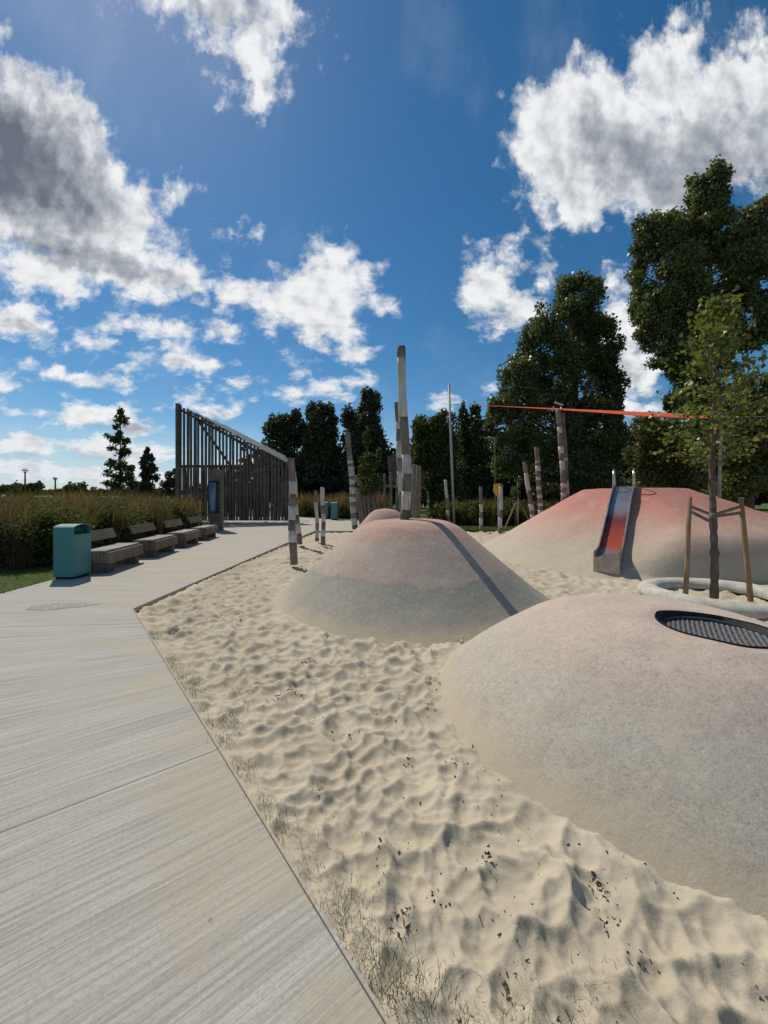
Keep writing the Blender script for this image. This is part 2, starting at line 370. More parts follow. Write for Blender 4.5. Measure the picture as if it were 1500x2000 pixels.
def m_leaf(name, c1, c2, c3=None, rough=.42, trans=.25, spec=.5):
    m, n, b = new_mat(name); rnd = n.geo('Random Per Island'); p = n.geo()
    c = n.mix(rnd, c1, c2)
    if c3 is not None: c = n.mix(n.m('MULTIPLY', n.rmp(n.m('FRACT', n.m('MULTIPLY', rnd, 7.31)), .78, .9), .8), c, c3)
    n.put(b.inputs['Base Color'], c); b.inputs['Roughness'].default_value = rough; b.inputs['Specular IOR Level'].default_value = spec
    if trans:
        t = n.new('ShaderNodeBsdfTranslucent'); n.put(t.inputs[0], n.mix(.5, c, (.22, .24, .03)))
        ms = n.new('ShaderNodeMixShader'); ms.inputs[0].default_value = trans
        out = m.node_tree.nodes['Material Output']; n.links.new(b.outputs[0], ms.inputs[1]); n.links.new(t.outputs[0], ms.inputs[2]); n.links.new(ms.outputs[0], out.inputs[0])
    return m
M = {}
M['sand'] = m_sand(); M['path'] = m_path()
M['kerb'] = m_simple('kerb_steel', (.20, .18, .15), (.34, .31, .26), 20, .8, .3, coord='World')
def m_ground():
    m, n, b = new_mat('lawn'); p = n.geo()
    f = n.noise(p, 1.2, 5, .6); g = n.noise(p, 40, 4, .7)
    c = n.mix(n.rmp(f, .35, .65), (.045, .085, .018), (.085, .125, .03)); c = n.mix(n.rmp(g, .4, .7, 0, .6), c, (.13, .14, .055))
    c = n.mix(n.rmp(n.noise(p, .5, 4), .55, .7, 0, .4), c, (.14, .12, .06))
    n.put(b.inputs['Base Color'], c); b.inputs['Roughness'].default_value = .9; b.inputs['Specular IOR Level'].default_value = .1
    n.put(b.inputs['Normal'], n.bump(g, .8, .03)); return m
M['lawn'] = m_ground()
M['wood'] = m_wood('weathered_wood', (.115, .095, .075), (.20, .172, .142), (.27, .25, .225))
M['wood_dark'] = m_wood('dark_weathered_wood', (.075, .058, .044), (.145, .118, .092), (.20, .18, .155))
M['wood_bench'] = m_wood('bench_wood', (.12, .095, .07), (.20, .165, .125), (.25, .225, .185), .7)
M['wood_seat'] = m_wood('bench_seat_wood', (.24, .21, .18), (.36, .33, .29), (.42, .40, .36), .7)
M['wood_stake'] = m_wood('stake_wood', (.20, .125, .06), (.32, .215, .12), (.36, .29, .2), 1.2)
M['white'] = m_wood('worn_white_paint', (.42, .41, .38), (.58, .565, .53), (.30, .275, .245), 1.0, .75)
M['pinkwhite'] = m_wood('worn_pink_paint', (.50, .40, .37), (.62, .52, .48), (.40, .31, .28), 1.0, .75)
M['teal'] = m_simple('teal_painted_steel', (.06, .215, .222), (.07, .235, .242), 3, .38, .04, .002, .5)
M['teal_dark'] = m_simple('teal_mouth_shade', (.006, .05, .045), (.008, .055, .05), 3, .5, 0)  # dark colour paints the shade inside the bin's mouth
M['steel'] = m_simple('brushed_steel', (.50, .49, .47), (.62, .61, .59), 6, .28, .08, .001, .5, (1, 1, 12), 1.0)
M['steel_side'] = m_simple('dull_steel', (.30, .28, .26), (.42, .40, .37), 8, .42, .06, .001, .5, (1, 1, 1), 1.0)
def m_slidebed():
    m, n, b = new_mat('steel_red_reflection'); p = n.geo(); x, y, z = n.sep(p)
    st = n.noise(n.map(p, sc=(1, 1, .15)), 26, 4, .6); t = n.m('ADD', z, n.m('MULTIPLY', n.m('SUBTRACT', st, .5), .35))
    red = n.m('MULTIPLY', n.rmp(t, 1.32, .95), n.rmp(t, .30, .44))  # red of the sail's reflection, painted into the steel's colour
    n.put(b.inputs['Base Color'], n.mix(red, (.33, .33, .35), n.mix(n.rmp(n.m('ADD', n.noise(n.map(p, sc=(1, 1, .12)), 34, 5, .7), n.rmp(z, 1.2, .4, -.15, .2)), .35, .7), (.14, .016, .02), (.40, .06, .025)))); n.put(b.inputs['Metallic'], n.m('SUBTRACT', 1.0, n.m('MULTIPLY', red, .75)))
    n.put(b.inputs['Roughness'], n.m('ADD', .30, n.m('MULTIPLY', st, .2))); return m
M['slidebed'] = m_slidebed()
M['pole'] = m_simple('galvanised_pole', (.30, .29, .26), (.42, .40, .37), 6, .6, .1, .002, .4)
M['black'] = m_simple('black_rubber', (.012, .012, .013), (.022, .022, .023), 20, .7, .2, .003, .3)
M['concrete_ring'] = m_simple('pale_concrete', (.38, .365, .31), (.52, .50, .44), 7, .9, .5, .006, .2, coord='World')
M['bark'] = m_wood('bark', (.055, .042, .034), (.10, .08, .065), (.13, .12, .10), 1.0)
M['bark_young'] = m_wood('young_bark', (.085, .055, .045), (.15, .11, .09), (.18, .15, .12), 2.0)
M['leafA'] = m_leaf('poplar_leaves', (.060, .086, .026), (.125, .155, .050), (.22, .235, .10), .42, .30)
M['leafB'] = m_leaf('dark_leaves', (.026, .040, .015), (.055, .074, .026), (.08, .095, .035), .5, .18)
M['leafC'] = m_leaf('olive_leaves', (.06, .075, .016), (.11, .12, .026), (.17, .14, .035), .5, .3)
M['leafD'] = m_leaf('hedge_leaves', (.040, .062, .018), (.08, .105, .032), (.13, .13, .05), .75, .25, .2)
M['leafY'] = m_leaf('young_maple_leaves', (.06, .10, .018), (.14, .185, .03), (.36, .28, .04), .45, .40)
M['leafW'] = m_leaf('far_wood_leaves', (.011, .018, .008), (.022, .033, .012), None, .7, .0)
M['straw'] = m_leaf('feather_grass_plumes', (.22, .115, .05), (.34, .20, .095), (.42, .30, .17), .9, .35, .1)
M['russet'] = m_leaf('russet_plumes', (.12, .055, .038), (.21, .11, .075), (.29, .18, .12), .9, .3, .1)
M['blade'] = m_leaf('grass_blades', (.032, .056, .015), (.07, .095, .028), (.13, .11, .045), .6, .3, .3)
M['lawnblade'] = m_leaf('lawn_blades', (.06, .11, .02), (.12, .17, .04), (.18, .18, .07), .6, .3, .3)
M['twig'] = m_simple('twigs', (.035, .026, .02), (.07, .05, .035), 20, .9, 0)
M['orange'] = m_simple('orange_sail_cloth', (.62, .085, .025), (.70, .11, .035), 4, .7, .05, .002, .2)
M['yellow'] = m_simple('yellow_sign_sheet', (.62, .36, .02), (.66, .40, .03), 4, .5, 0)
M['screen'] = m_simple('blue_poster', (.035, .09, .17), (.11, .21, .33), 1.4, .25, 0, detail=1)
M['pale'] = m_simple('sunlit_roof_laths', (.55, .53, .49), (.68, .66, .62), 9, .7, .1)  # pale tone paints in the sunlit brightness along the roof edge

# ------------------------------------------------------------------ ground, path, sand
def big_sheet():
    mb = MB(); mb.poly([(-900, -300, -.16), (900, -300, -.16), (900, 1500, -.16), (-900, 1500, -.16)])
    tag(mb.build('ground', M['lawn']), kind='structure')
big_sheet()
PATH = [(-5.2, -6), (-6.06, 7.0), (-7.45, 16.5), (-14, 20.5), (-15, 31), (-6.6, 29.6), (-2.1, 25), (.6, 24), (.6, 17.35), (-3.13, 17.2), (-3.38, 5.16), (0, 1.105), (5.9, -6)]
mb = MB(); mb.prism(PATH, -.30, 0.0); tag(mb.build('path', M['path']), kind='structure')
mb = MB()
for a, b_ in (((-3.13, 17.2), (-3.38, 5.16)), ((-3.38, 5.16), (5.9, -6)), ((.6, 17.35), (-3.13, 17.2))):
    a = Vector((*a, -.02)); b_ = Vector((*b_, -.02)); dd = (b_ - a).normalized(); nn = Vector((-dd.y, dd.x, 0)) 
    off = nn * .006
    mb.beam(a + off, b_ + off, .011, .062)
tag(mb.build('kerb', M['path']), kind='structure')
# patched spot in the concrete by the bin
def lawn_raised(name, pts, z):
    mb = MB(); mb.prism(pts, -.3, z); return tag(mb.build(name, M['lawn']), kind='structure')
lawn_raised('lawn', [(-60, -6), (-5.21, -6), (-6.07, 7.0), (-7.46, 16.5), (-14.01, 20.5), (-15.01, 31.05), (-6.6, 29.65), (-2.1, 25.05), (.61, 24.05), (.61, 17.75), (40, 17.75), (40, 70), (-60, 70)], .008)

MOUNDS = {}
def prof(pts):
    xs = np.array([p[0] for p in pts], float); ys = np.array([p[1] for p in pts], float)
    # monotone cubic
    h = np.diff(xs); dl = np.diff(ys) / h; mm = np.zeros(len(xs)); mm[0] = 0; mm[-1] = dl[-1]
    for i in range(1, len(xs) - 1): mm[i] = 0 if dl[i - 1] * dl[i] <= 0 else 2 * dl[i - 1] * dl[i] / (dl[i - 1] + dl[i])
    def f(r):
        r = np.clip(r, xs[0], xs[-1]); k = np.clip(np.searchsorted(xs, r, 'right') - 1, 0, len(xs) - 2)
        t = (r - xs[k]) / h[k]
        return ys[k] * (1 + 2 * t) * (1 - t) ** 2 + mm[k] * h[k] * t * (1 - t) ** 2 + ys[k + 1] * t * t * (3 - 2 * t) + mm[k + 1] * h[k] * t * t * (t - 1)
    return f
pA = prof([(0, 1.15), (.58, 1.125), (.78, 1.055), (.93, .95), (1.5, .475), (1.88, .16), (2.12, -.02), (2.5, -.25)])
pB = prof([(0, .63), (.5, .61), (.9, .51), (1.25, .30), (1.52, .10), (1.70, -.05), (1.9, -.22)])
pC = prof([(0, 1.75), (1.22, 1.745), (1.42, 1.66), (2.2, 1.17), (3, .66), (3.7, .22), (4.1, 0), (4.6, -.25)])
pCs = prof([(0, 1.75), (1.22, 1.745), (1.45, 1.66), (2.2, 1.34), (3, .98), (3.5, .74), (3.72, .48), (3.9, 0), (4.0, -.3)])
pL = prof([(0, 1.02), (1.0, 1.0), (1.7, .86), (2.2, .55), (2.45, .0), (2.6, -.3)])
pD = prof([(0, 1.12), (.3, 1.09), (.5, .98), (.85, .60), (1.25, .2), (1.5, 0), (2.3, -.3)])
CA, CB, CC, CD = (.427, 6.38), (2.17, 2.98), (7.08, 10.9), (.05, 12.9)
def zA(x, y):
    r = np.hypot(x - CA[0], y - CA[1]); th = np.arctan2(y - CA[1], x - CA[0])
    return pA(r * (1 + .03 * np.sin(2 * th + .6))) + (fbm(x * 1.6, y * 1.6, 3, 3) - .5) * .05
def zB(x, y): return pB(np.hypot(x - CB[0], y - CB[1])) + (fbm(x * 1.7, y * 1.7, 3, 8) - .5) * .05
def smax(a, b, k): h = np.clip(.5 + .5 * (a - b) / k, 0, 1); return b * (1 - h) + a * h + k * h * (1 - h)
def zC(x, y):
    ex, ey = x - CC[0], y - CC[1]; r = np.hypot(ex, ey)
    th = np.arctan2(ey, ex); s_ = np.clip((th - R(-126)) / R(20), 0, 1) * np.clip((R(10) - th) / R(30), 0, 1); s_ = s_ * s_ * (3 - 2 * s_)
    z = pC(r) * (1 - s_) + pCs(r) * s_
    z = smax(z, pL(np.hypot(x - 10.2, (y - 10.3))), .30)
    return z + (fbm(x * 1.1, y * 1.1, 3, 12) - .5) * .07
def zD(x, y): return pD(np.hypot(x - CD[0], y - CD[1])) + (fbm(x, y, 3, 21) - .5) * .05
def mound(name, c, rad, fz, mat, label, group, nr=120, na=260, hole=None, clip_r=None):
    rr = np.linspace(0, 1, nr) ** .9 * rad; aa = np.linspace(0, 2 * np.pi, na, endpoint=False)
    if hole is None:
        Rr, A_ = np.meshgrid(rr[1:], aa, indexing='ij'); X = c[0] + Rr * np.cos(A_); Y = c[1] + Rr * np.sin(A_)
        V = np.stack([X, Y, fz(X, Y)], -1).reshape(-1, 3)
        V = np.vstack([V, [[c[0], c[1], float(fz(np.array(c[0]), np.array(c[1])))]]])
        k = nr - 1
    else:   # rings run from the edge of the hole to the foot
        hx, hy, hr = hole; t = np.linspace(0, 1, nr)
        T, A_ = np.meshgrid(t, aa, indexing='ij')
        hX = hx + hr * np.cos(A_); hY = hy + hr * np.sin(A_)
        # foot circle seen from the hole's centre
        bx = hx - c[0]; by = hy - c[1]; bd = bx * np.cos(A_) + by * np.sin(A_)
        L = -bd + np.sqrt(bd ** 2 - (bx ** 2 + by ** 2 - rad ** 2))
        rad_ = hr + (L - hr) * T ** 1.25
        X = hx + rad_ * np.cos(A_); Y = hy + rad_ * np.sin(A_); Z = fz(X, Y)
        lip = np.exp(-((rad_ - hr) / .05) ** 2) * .012
        V = np.stack([X, Y, Z - lip], -1).reshape(-1, 3)
        inner = np.stack([hx + (hr - .006) * np.cos(aa), hy + (hr - .006) * np.sin(aa), fz(hX[0], hY[0]) - .16], -1)
        V = np.vstack([inner, V]); k = nr + 1
    i, j = np.meshgrid(np.arange(k - 1), np.arange(na), indexing='ij'); j2 = (j + 1) % na
    Q = np.stack([i * na + j, (i + 1) * na + j, (i + 1) * na + j2, i * na + j2], -1).reshape(-1, 4)
    V = V.astype(float); zb = V[:, 2].copy(); V -= np.array([c[0], c[1], 0])
    me_o = mesh_np(name, V, Q, mat, smooth=True)
    if hole is None:
        bm = bmesh.new(); bm.from_mesh(me_o.data); bm.verts.ensure_lookup_table(); ci = len(bm.verts) - 1
        for jj in range(na): f = bm.faces.new((bm.verts[jj], bm.verts[(jj + 1) % na], bm.verts[ci])); f.smooth = True
        bmesh.ops.recalc_face_normals(bm, faces=bm.faces[:]); bm.to_mesh(me_o.data); bm.free()
    me_o.location = (c[0], c[1], 0)
    tag(me_o, label, 'play mound', group)
    return me_o
gm = 'rubber play mounds in the sand'
M['moundA'] = m_mound('rubber_banded', [(0, (.33, .31, .25)), (.32, (.27, .26, .21)), (.345, (.25, .215, .18)), (.37, (.38, .30, .245)), (.72, (.42, .315, .26)), (.76, (.43, .27, .215)), (1, (.46, .26, .205))], 1.17)
M['moundB'] = m_mound('rubber_grey_pink', [(0, (.41, .355, .275)), (.40, (.40, .365, .305)), (.66, (.44, .365, .30)), (1, (.50, .385, .325))], .63)
M['moundC'] = m_mound('rubber_red_top', [(0, (.46, .41, .31)), (.25, (.47, .36, .27)), (.48, (.48, .27, .20)), (.72, (.46, .14, .10)), (1, (.40, .095, .072))], 1.8)
M['moundD'] = m_mound('rubber_pink', [(0, (.40, .30, .25)), (1, (.44, .25, .21))], 1.1)
mound('play_mound', CA, 2.5, zA, M['moundA'], 'banded pink and grey cone mound with the tallest striped post standing on top', gm, 110, 240)
HOLE = (2.31, 2.67, .35)
MB_ = mound('play_mound', CB, 1.88, zB, M['moundB'], 'low grey and pink mound nearest the viewer with a round trampoline sunk in its top', gm, 150, 320, HOLE)
mound('play_mound', CD, 2.3, zD, M['moundD'], 'small pink mound peeking out behind the cone mound, by the leaning palisade', gm, 60, 120)

# big mound: two lobes, built on a grid
def bigmound():
    xs = np.arange(2.2, 13.6, .045); ys = np.arange(6.0, 16.0, .045)
    X, Y = np.meshgrid(xs, ys, indexing='ij'); Z = zC(X, Y)
    k = len(ys); i, j = np.meshgrid(np.arange(len(xs) - 1), np.arange(k - 1), indexing='ij')
    Q = np.stack([i * k + j, (i + 1) * k + j, (i + 1) * k + j + 1, i * k + j + 1], -1).reshape(-1, 4)
    zz = Z.reshape(-1); keep = (zz[Q] > -.17).any(1); Q = Q[keep]
    used = np.unique(Q); idx = -np.ones(X.size, int); idx[used] = np.arange(len(used))
    V = np.stack([X - CC[0], Y - CC[1], Z], -1).reshape(-1, 3)[used]
    o = mesh_np('play_mound', V, idx[Q], M['moundC'], smooth=True); o.location = (CC[0], CC[1], 0)
    tag(o, 'large mound with a red flat top, carrying the steel slide', 'play mound', gm)
bigmound()

def sandz(X, Y):
    wx = X + (fbm(X * 3.2, Y * 3.2, 3, 31) - .5) * .16; wy = Y + (fbm(X * 3.2, Y * 3.2, 3, 47) - .5) * .16
    cover = fbm(X * .9, Y * .9, 2, 91)
    h = bowls(wx / .138, wy / .138, 2) * .108 * (.55 + .9 * cover)
    h += bowls(wx / .075 + 9, wy / .075, 6) * .034
    h += bowls(wx / .036 + 3, wy / .036, 16) * .011
    h += (fbm(X * .9, Y * .9, 2, 5) - .5) * .05
    h += (fbm(X * 14, Y * 14, 4, 15, .6) - .5) * .010 + (fbm(X * 48, Y * 48, 2, 25, .6) - .5) * .0035
    near = np.maximum.reduce([np.clip(1 - (np.hypot(X - c[0], Y - c[1]) - f_) / .32, 0, 1) for c, f_ in ((CA, 2.1), (CB, 1.66), (CC, 4.0), (CD, 1.5))]) ** 1.2
    return -.075 + h * (1 - .72 * near) + near * .012, near
def sand():
    rr = [0.05]
    while rr[-1] < 26: rr.append(rr[-1] + max(.006, rr[-1] * .0052))
    rr = np.array(rr); aa = np.arange(R(-38), R(140), .0050)      # angle from +X, anticlockwise
    Rr, A_ = np.meshgrid(rr, aa, indexing='ij'); X = Rr * np.cos(A_); Y = Rr * np.sin(A_)
    z, near = sandz(X, Y)
    e1 = (X + 3.38) * .7682 + (Y - 5.16) * .6402; e2 = X + 3.3
    ed = np.where(Y > 5.16, e2, np.maximum(np.minimum(e1, 99), -9)); ed = np.where((Y > 5.16), np.minimum(e2, 9), e1)
    kk = np.clip(ed / .22, 0, 1); z = z * kk + (-.010 + (z + .06) * .40) * (1 - kk); z = np.minimum(z, np.where(ed < .05, -.012, 9))
    # inside the path or out on the lawn it drops out of sight
    z = np.where(ed < -.03, -.2, z); z = np.where((Y > 17.30) & (X < .55), -.2, z); z = np.where(Y > 17.78, -.2, z)
    k = len(aa); i, j = np.meshgrid(np.arange(len(rr) - 1), np.arange(k - 1), indexing='ij')
    Q = np.stack([i * k + j, (i + 1) * k + j, (i + 1) * k + j + 1, i * k + j + 1], -1).reshape(-1, 4)
    V = np.stack([X, Y, z], -1).reshape(-1, 3)
    keep = (V[:, 2][Q] > -.19).any(1); Q = Q[keep]
    used = np.unique(Q); idx = -np.ones(len(V), int); idx[used] = np.arange(len(used))
    tag(mesh_np('sand', V[used], idx[Q], M['sand'], smooth=True), kind='structure')
sand()

# ------------------------------------------------------------------ foliage generators
def rnd_dirs(k):
    v_ = rng.normal(size=(k, 3)); return v_ / np.linalg.norm(v_, axis=1, keepdims=True)
def leaves(name, C_, size, mat, parent=None, aspect=.75, up=.0, loc=None):
    k = len(C_); a = rnd_dirs(k); a[:, 2] += up; a /= np.linalg.norm(a, axis=1, keepdims=True)
    b_ = np.cross(a, rnd_dirs(k)); b_ /= np.linalg.norm(b_, axis=1, keepdims=True) + 1e-9
    c_ = np.cross(a, b_); s_ = size * rng.uniform(.6, 1.35, (k, 1)) * .5
    V = np.stack([C_ + b_ * s_, C_ + c_ * s_ * aspect + a * s_ * .25, C_ - b_ * s_, C_ - c_ * s_ * aspect + a * s_ * .25], 1).reshape(-1, 3)
    if loc is not None: V = V - np.array(loc)
    Q = np.arange(4 * k).reshape(-1, 4)
    o = mesh_np(name, V, Q, mat, parent)
    return o
def lobe_pts(cen, rad, k, clumps=14, fuzz=.3, cr=(.24, .42)):
    """leaf positions: clumps spread through an ellipsoid, each clump a fuzzy shell"""
    cen = np.array(cen); rad = np.array(rad)
    d_ = rnd_dirs(clumps) * (rng.uniform(.25, 1, (clumps, 1)) ** .45) * .78
    cc = cen + d_ * rad; r_ = rng.uniform(*cr, clumps)
    w_ = r_ ** 2; id_ = rng.choice(clumps, k, p=w_ / w_.sum())
    rr = np.clip(rng.normal(.85, fuzz, (k, 1)), 0, 1.4)
    p = cc[id_] + rnd_dirs(k) * rr * (r_[id_][:, None] * rad)
    return p, cc
def tree(name, base, top_trunk, lobes, Y, nleaf, lsize, leafmat, label, group=None, tr=.3, depth=.85, clumps=20, fuzz=.34, cr=(.2, .36), barkmat='bark', cat='tree', nlimb=None, grow=1.16):
    """lobes: (px, py, rx, ry[, dY]) outline of the crown as it hangs round the trunk at distance Y"""
    root = empty(name, base, label, cat, group)
    tot = sum(l[2] * l[3] for l in lobes); pts = []; mb = MB(); b = Vector(base); t = Vector(top_trunk)
    mid = (b + t) / 2 + Vector((rng.uniform(-.3, .3) * tr * 2, 0, 0))
    n_ = 8; tp = []
    for i in range(n_ + 1):
        s_ = i / n_; tp.append(b.lerp(mid, 2 * s_) if s_ < .5 else mid.lerp(t, 2 * s_ - 1))
    mb.tube(tp, [tr * (1.35 if i == 0 else 1) * (1 - .85 * i / n_) for i in range(n_ + 1)], 9)
    for l in lobes:
        dY = l[4] if len(l) > 4 else rng.uniform(-.3, .3) * l[2] / F * Y
        c = AT(l[0], l[1], Y + dY); rx = l[2] / F * Y; rz = l[3] / F * Y; ry = max(rx, .6 * rz) * depth
        g_ = grow; p, cc = lobe_pts(c, (rx * g_, ry * g_, rz * g_), max(60, int(nleaf * l[2] * l[3] / tot)), clumps, fuzz, cr); pts.append(p)
        for q in cc[: (nlimb if nlimb is not None else 6)]:
            q = Vector(q); 
            hz = max(min(q.z - (q - b).to_2d().length * .5, t.z * .95), b.z + (t.z - b.z) * .15)
            s_ = min(max((hz - b.z) / max(t.z - b.z, .01), .1), .97); o = tp[0].lerp(mid, 2 * s_) if s_ < .5 else mid.lerp(t, 2 * s_ - 1)
            m_ = o.lerp(q, .5) + Vector((0, 0, -.06 * (q - o).length)); r0 = tr * (1 - .8 * s_) * .45
            mb.tube([o, m_, q], [r0, r0 * .6, r0 * .15], 5, cap=False)
    P_ = np.vstack(pts); P_ = P_[P_[:, 2] > .12]
    tk = mb.build('trunk', M[barkmat], root)
    leaves('crown', P_, lsize, M[leafmat], root, loc=base)
    return root
def gp(px, Y, z=0.0): return ((px - 750) / F * Y, Y, z)

# ------------------------------------------------------------------ trees
gt = 'trees behind the playground'
tree('poplar_tree', gp(1120, 34), AT(1125, 590, 34), [(1130,595,55,62),(1085,640,60,60),(1170,675,45,72),(1045,690,40,60),(1130,735,85,90),(1010,750,48,60),(1195,760,34,62),(985,800,38,40),(1070,830,75,80),(1180,850,48,90),(1010,880,60,60),(1115,930,105,50)],
     34, 95000, .235, 'leafA', 'tall broad poplar with two-humped crown behind the twin pink banded post', gt, .42, clumps=30, cr=(.16, .28), fuzz=.30, grow=1.08)
tree('poplar_tree', gp(1385, 26), AT(1385, 400, 26), [(1385,385,48,66),(1360,440,62,60),(1280,470,48,60),(1475,450,44,62),(1300,545,72,72),(1400,530,82,80),(1480,550,50,70),(1270,620,46,56),(1350,640,80,66),(1450,640,70,60),(1310,690,50,36),(1370,730,62,60),(1335,790,42,42),(1350,860,60,60)],
     26, 120000, .205, 'leafA', 'tallest poplar, rising behind the young staked maple at the right', gt, .42, clumps=30, cr=(.16, .28), fuzz=.30, grow=1.08)
tree('evergreen_tree', gp(556, 48), AT(556, 830, 48), [(545,835,28,30),(575,840,26,34),(555,890,48,60),(540,935,34,36),(590,930,30,40)], 48, 26000, .36, 'leafB', 'leftmost round-topped dark tree beyond the slatted pavilion', gt, .4)
tree('evergreen_tree', gp(630, 46), AT(630, 800, 46), [(632,815,28,40),(622,860,36,55),(640,920,40,60)], 46, 26000, .35, 'leafB', 'middle dark tree with a domed top beyond the slatted pavilion', gt, .4)
tree('evergreen_tree', gp(710, 44), AT(715, 790, 44), [(722,790,18,32),(716,820,30,36),(690,840,28,40),(716,885,38,60),(700,935,44,50)], 44, 32000, .33, 'leafB', 'dark tree with a pointed tip, just left of the tallest striped post', gt, .4)
tree('broadleaf_tree', gp(842, 32), AT(840, 830, 32), [(832,830,26,30),(868,830,24,32),(820,880,26,50),(850,890,42,60),(850,950,50,40)], 32, 15000, .24, 'leafD', 'mid-green bushy tree between the tall centre post and the slim grey mast', gt, .3)
tree('cypress_tree', gp(905, 42), AT(905, 790, 42), [(905,812,8,22),(905,860,18,50),(905,930,24,50)], 42, 7000, .3, 'leafB', 'narrow dark cypress just right of the slim grey mast', gt, .25)
tree('cypress_tree', gp(930, 41), AT(930, 790, 41), [(929,805,9,20),(930,850,20,50),(932,930,28,55)], 41, 7000, .3, 'leafB', 'narrow dark cypress between its slimmer twin and the broad poplar', gt, .25)
tree('cypress_tree', gp(960, 43), AT(960, 800, 43), [(958,812,9,22),(960,860,22,50),(962,930,28,55)], 43, 7000, .3, 'leafB', 'dark cypress half hidden by the left edge of the broad poplar', gt, .25)
tree('broadleaf_tree', gp(1275, 22), AT(1275, 830, 22), [(1268,835,36,28),(1255,880,30,46),(1300,890,46,50),(1270,930,44,34),(1340,930,50,34)], 22, 14000, .17, 'leafC', 'olive green bushy tree under the orange sail, right of the slide top', gt, .2)
tree('broadleaf_tree', gp(1465, 18), AT(1465, 740, 18), [(1480,760,36,36),(1440,800,46,44),(1490,820,44,52),(1430,870,54,46),(1490,890,46,46),(1440,940,60,34)], 18, 20000, .15, 'leafC', 'olive green tree with rusty tips at the right edge of the picture', gt, .2)
tree('slender_tree', gp(232, 30), AT(236, 802, 30), [(233,806,7,9),(238,820,13,11),(226,832,7,7),(220,860,12,13),(238,852,9,10),(246,866,8,9),(228,880,15,9),(246,888,12,12),(214,904,10,9),(232,908,16,12),(250,918,11,10),(222,926,17,11),(243,936,16,12),(212,945,11,8),(230,950,18,8)], 30, 4200, .20, 'leafD', 'tall slender tree with open tufted crown standing clear against the sky at the left', None, .09, clumps=6, fuzz=.6, cr=(.3, .5))
tree('conical_tree', gp(289, 31), AT(290, 872, 31), [(290,884,7,14),(289,905,13,16),(288,926,18,18),(290,948,20,18)], 31, 4200, .20, 'leafB', 'small pointed dense tree right of the slender one', None, .1, clumps=9)
tree('bushy_tree', gp(330, 33), AT(332, 930, 33), [(322,938,12,16),(338,930,12,14),(332,950,22,20)], 33, 2400, .2, 'leafB', 'low bushy tree tight against the left end of the slatted pavilion', None, .1, clumps=8)
tree('bushy_tree', gp(262, 36), AT(262, 940, 36), [(258,948,10,12),(272,952,14,12)], 36, 1200, .2, 'leafB', 'small shrubby tree between the slender tree and the pointed tree', None, .08, clumps=6)
tree('slender_tree', gp(716, 18.6), AT(717, 830, 18.6), [(717,860,8,22),(712,900,17,22),(735,895,12,20),(722,930,24,22),(712,955,22,16),(740,950,14,16)], 18.6, 3000, .13, 'leafD', 'young dark green tree in front of the leaning palisade', None, .05, clumps=9, fuzz=.4)

# far wood: one dark mass behind everything, and the low tree line at the left
def mass(name, segs, k, size, mat, label):
    P_ = []
    tot = sum(s_[4] for s_ in segs)
    for (px, py, rx, ry, wgt, Y) in segs:
        c = AT(px, py, Y); p, _ = lobe_pts(c, (rx / F * Y, rx / F * Y * .6, ry / F * Y), int(k * wgt / tot), 14, .3, (.25, .45)); P_.append(p)
    P_ = np.vstack(P_); P_ = P_[P_[:, 2] > 0]
    o = leaves(name, P_, size, M[mat]); tag(o, label, 'wood', kind='stuff')
segs = []
for x in range(500, 1700, 42): segs.append((x, 935 + rng.uniform(-6, 6), 46, 60 if x < 780 or x > 980 else 66, 1, 54 + rng.uniform(-2, 2)))
for x in range(880, 1700, 55): segs.append((x, 890 + rng.uniform(-12, 12), 50, 60, 1, 58))
for x in range(560, 1700, 30): segs.append((x, 960, 30, 24, 1, 44))
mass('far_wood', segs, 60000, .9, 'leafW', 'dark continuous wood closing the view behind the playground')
segs = []
for x in range(-300, 560, 22):
    h = 12 + 7 * math.sin(x * .05) + rng.uniform(-3, 3); segs.append((x, 962, 17, max(h, 6), 1, 110))
segs += [(66, 952, 18, 12, 1, 110), (20, 956, 14, 10, 1, 105), (140, 955, 14, 10, 1, 105)]
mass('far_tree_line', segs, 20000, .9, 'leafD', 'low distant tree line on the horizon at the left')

# ------------------------------------------------------------------ ornamental beds
def strands(name, B, H, lean, w_, mat, seg=4, loc=None, parent=None, droop=.5):
    """arching grass blades: base points B, heights H, lean vectors (k,2)"""
    k = len(B); t = np.linspace(0, 1, seg + 1)
    th = rng.uniform(0, 2 * np.pi, k); wd = np.stack([np.cos(th), np.sin(th)], 1)
    V = []
    for i, s_ in enumerate(t):
        x = B[:, 0] + lean[:, 0] * s_ ** 2; y = B[:, 1] + lean[:, 1] * s_ ** 2; z = B[:, 2] + H * (s_ - droop * .5 * s_ ** 3)
        ww = w_ * (1 - s_ * .85) * .5
        V.append(np.stack([x - wd[:, 0] * ww, y - wd[:, 1] * ww, z], 1)); V.append(np.stack([x + wd[:, 0] * ww, y + wd[:, 1] * ww, z], 1))
    V = np.stack(V, 1).reshape(-1, 3); n_ = 2 * (seg + 1); o_ = np.arange(k)[:, None] * n_
    Q = np.concatenate([np.concatenate([o_ + 2 * i, o_ + 2 * i + 1, o_ + 2 * i + 3, o_ + 2 * i + 2], 1)[:, None] for i in range(seg)], 1).reshape(-1, 4)
    if loc is not None: V = V - np.array(loc)
    return mesh_np(name, V, Q, mat, parent)
def inpoly(x, y, poly):
    r = np.zeros(len(x), bool); j = len(poly) - 1
    for i in range(len(poly)):
        xi, yi = poly[i]; xj, yj = poly[j]
        r ^= ((yi > y) != (yj > y)) & (x < (xj - xi) * (y - yi) / (yj - yi + 1e-12) + xi); j = i
    return r
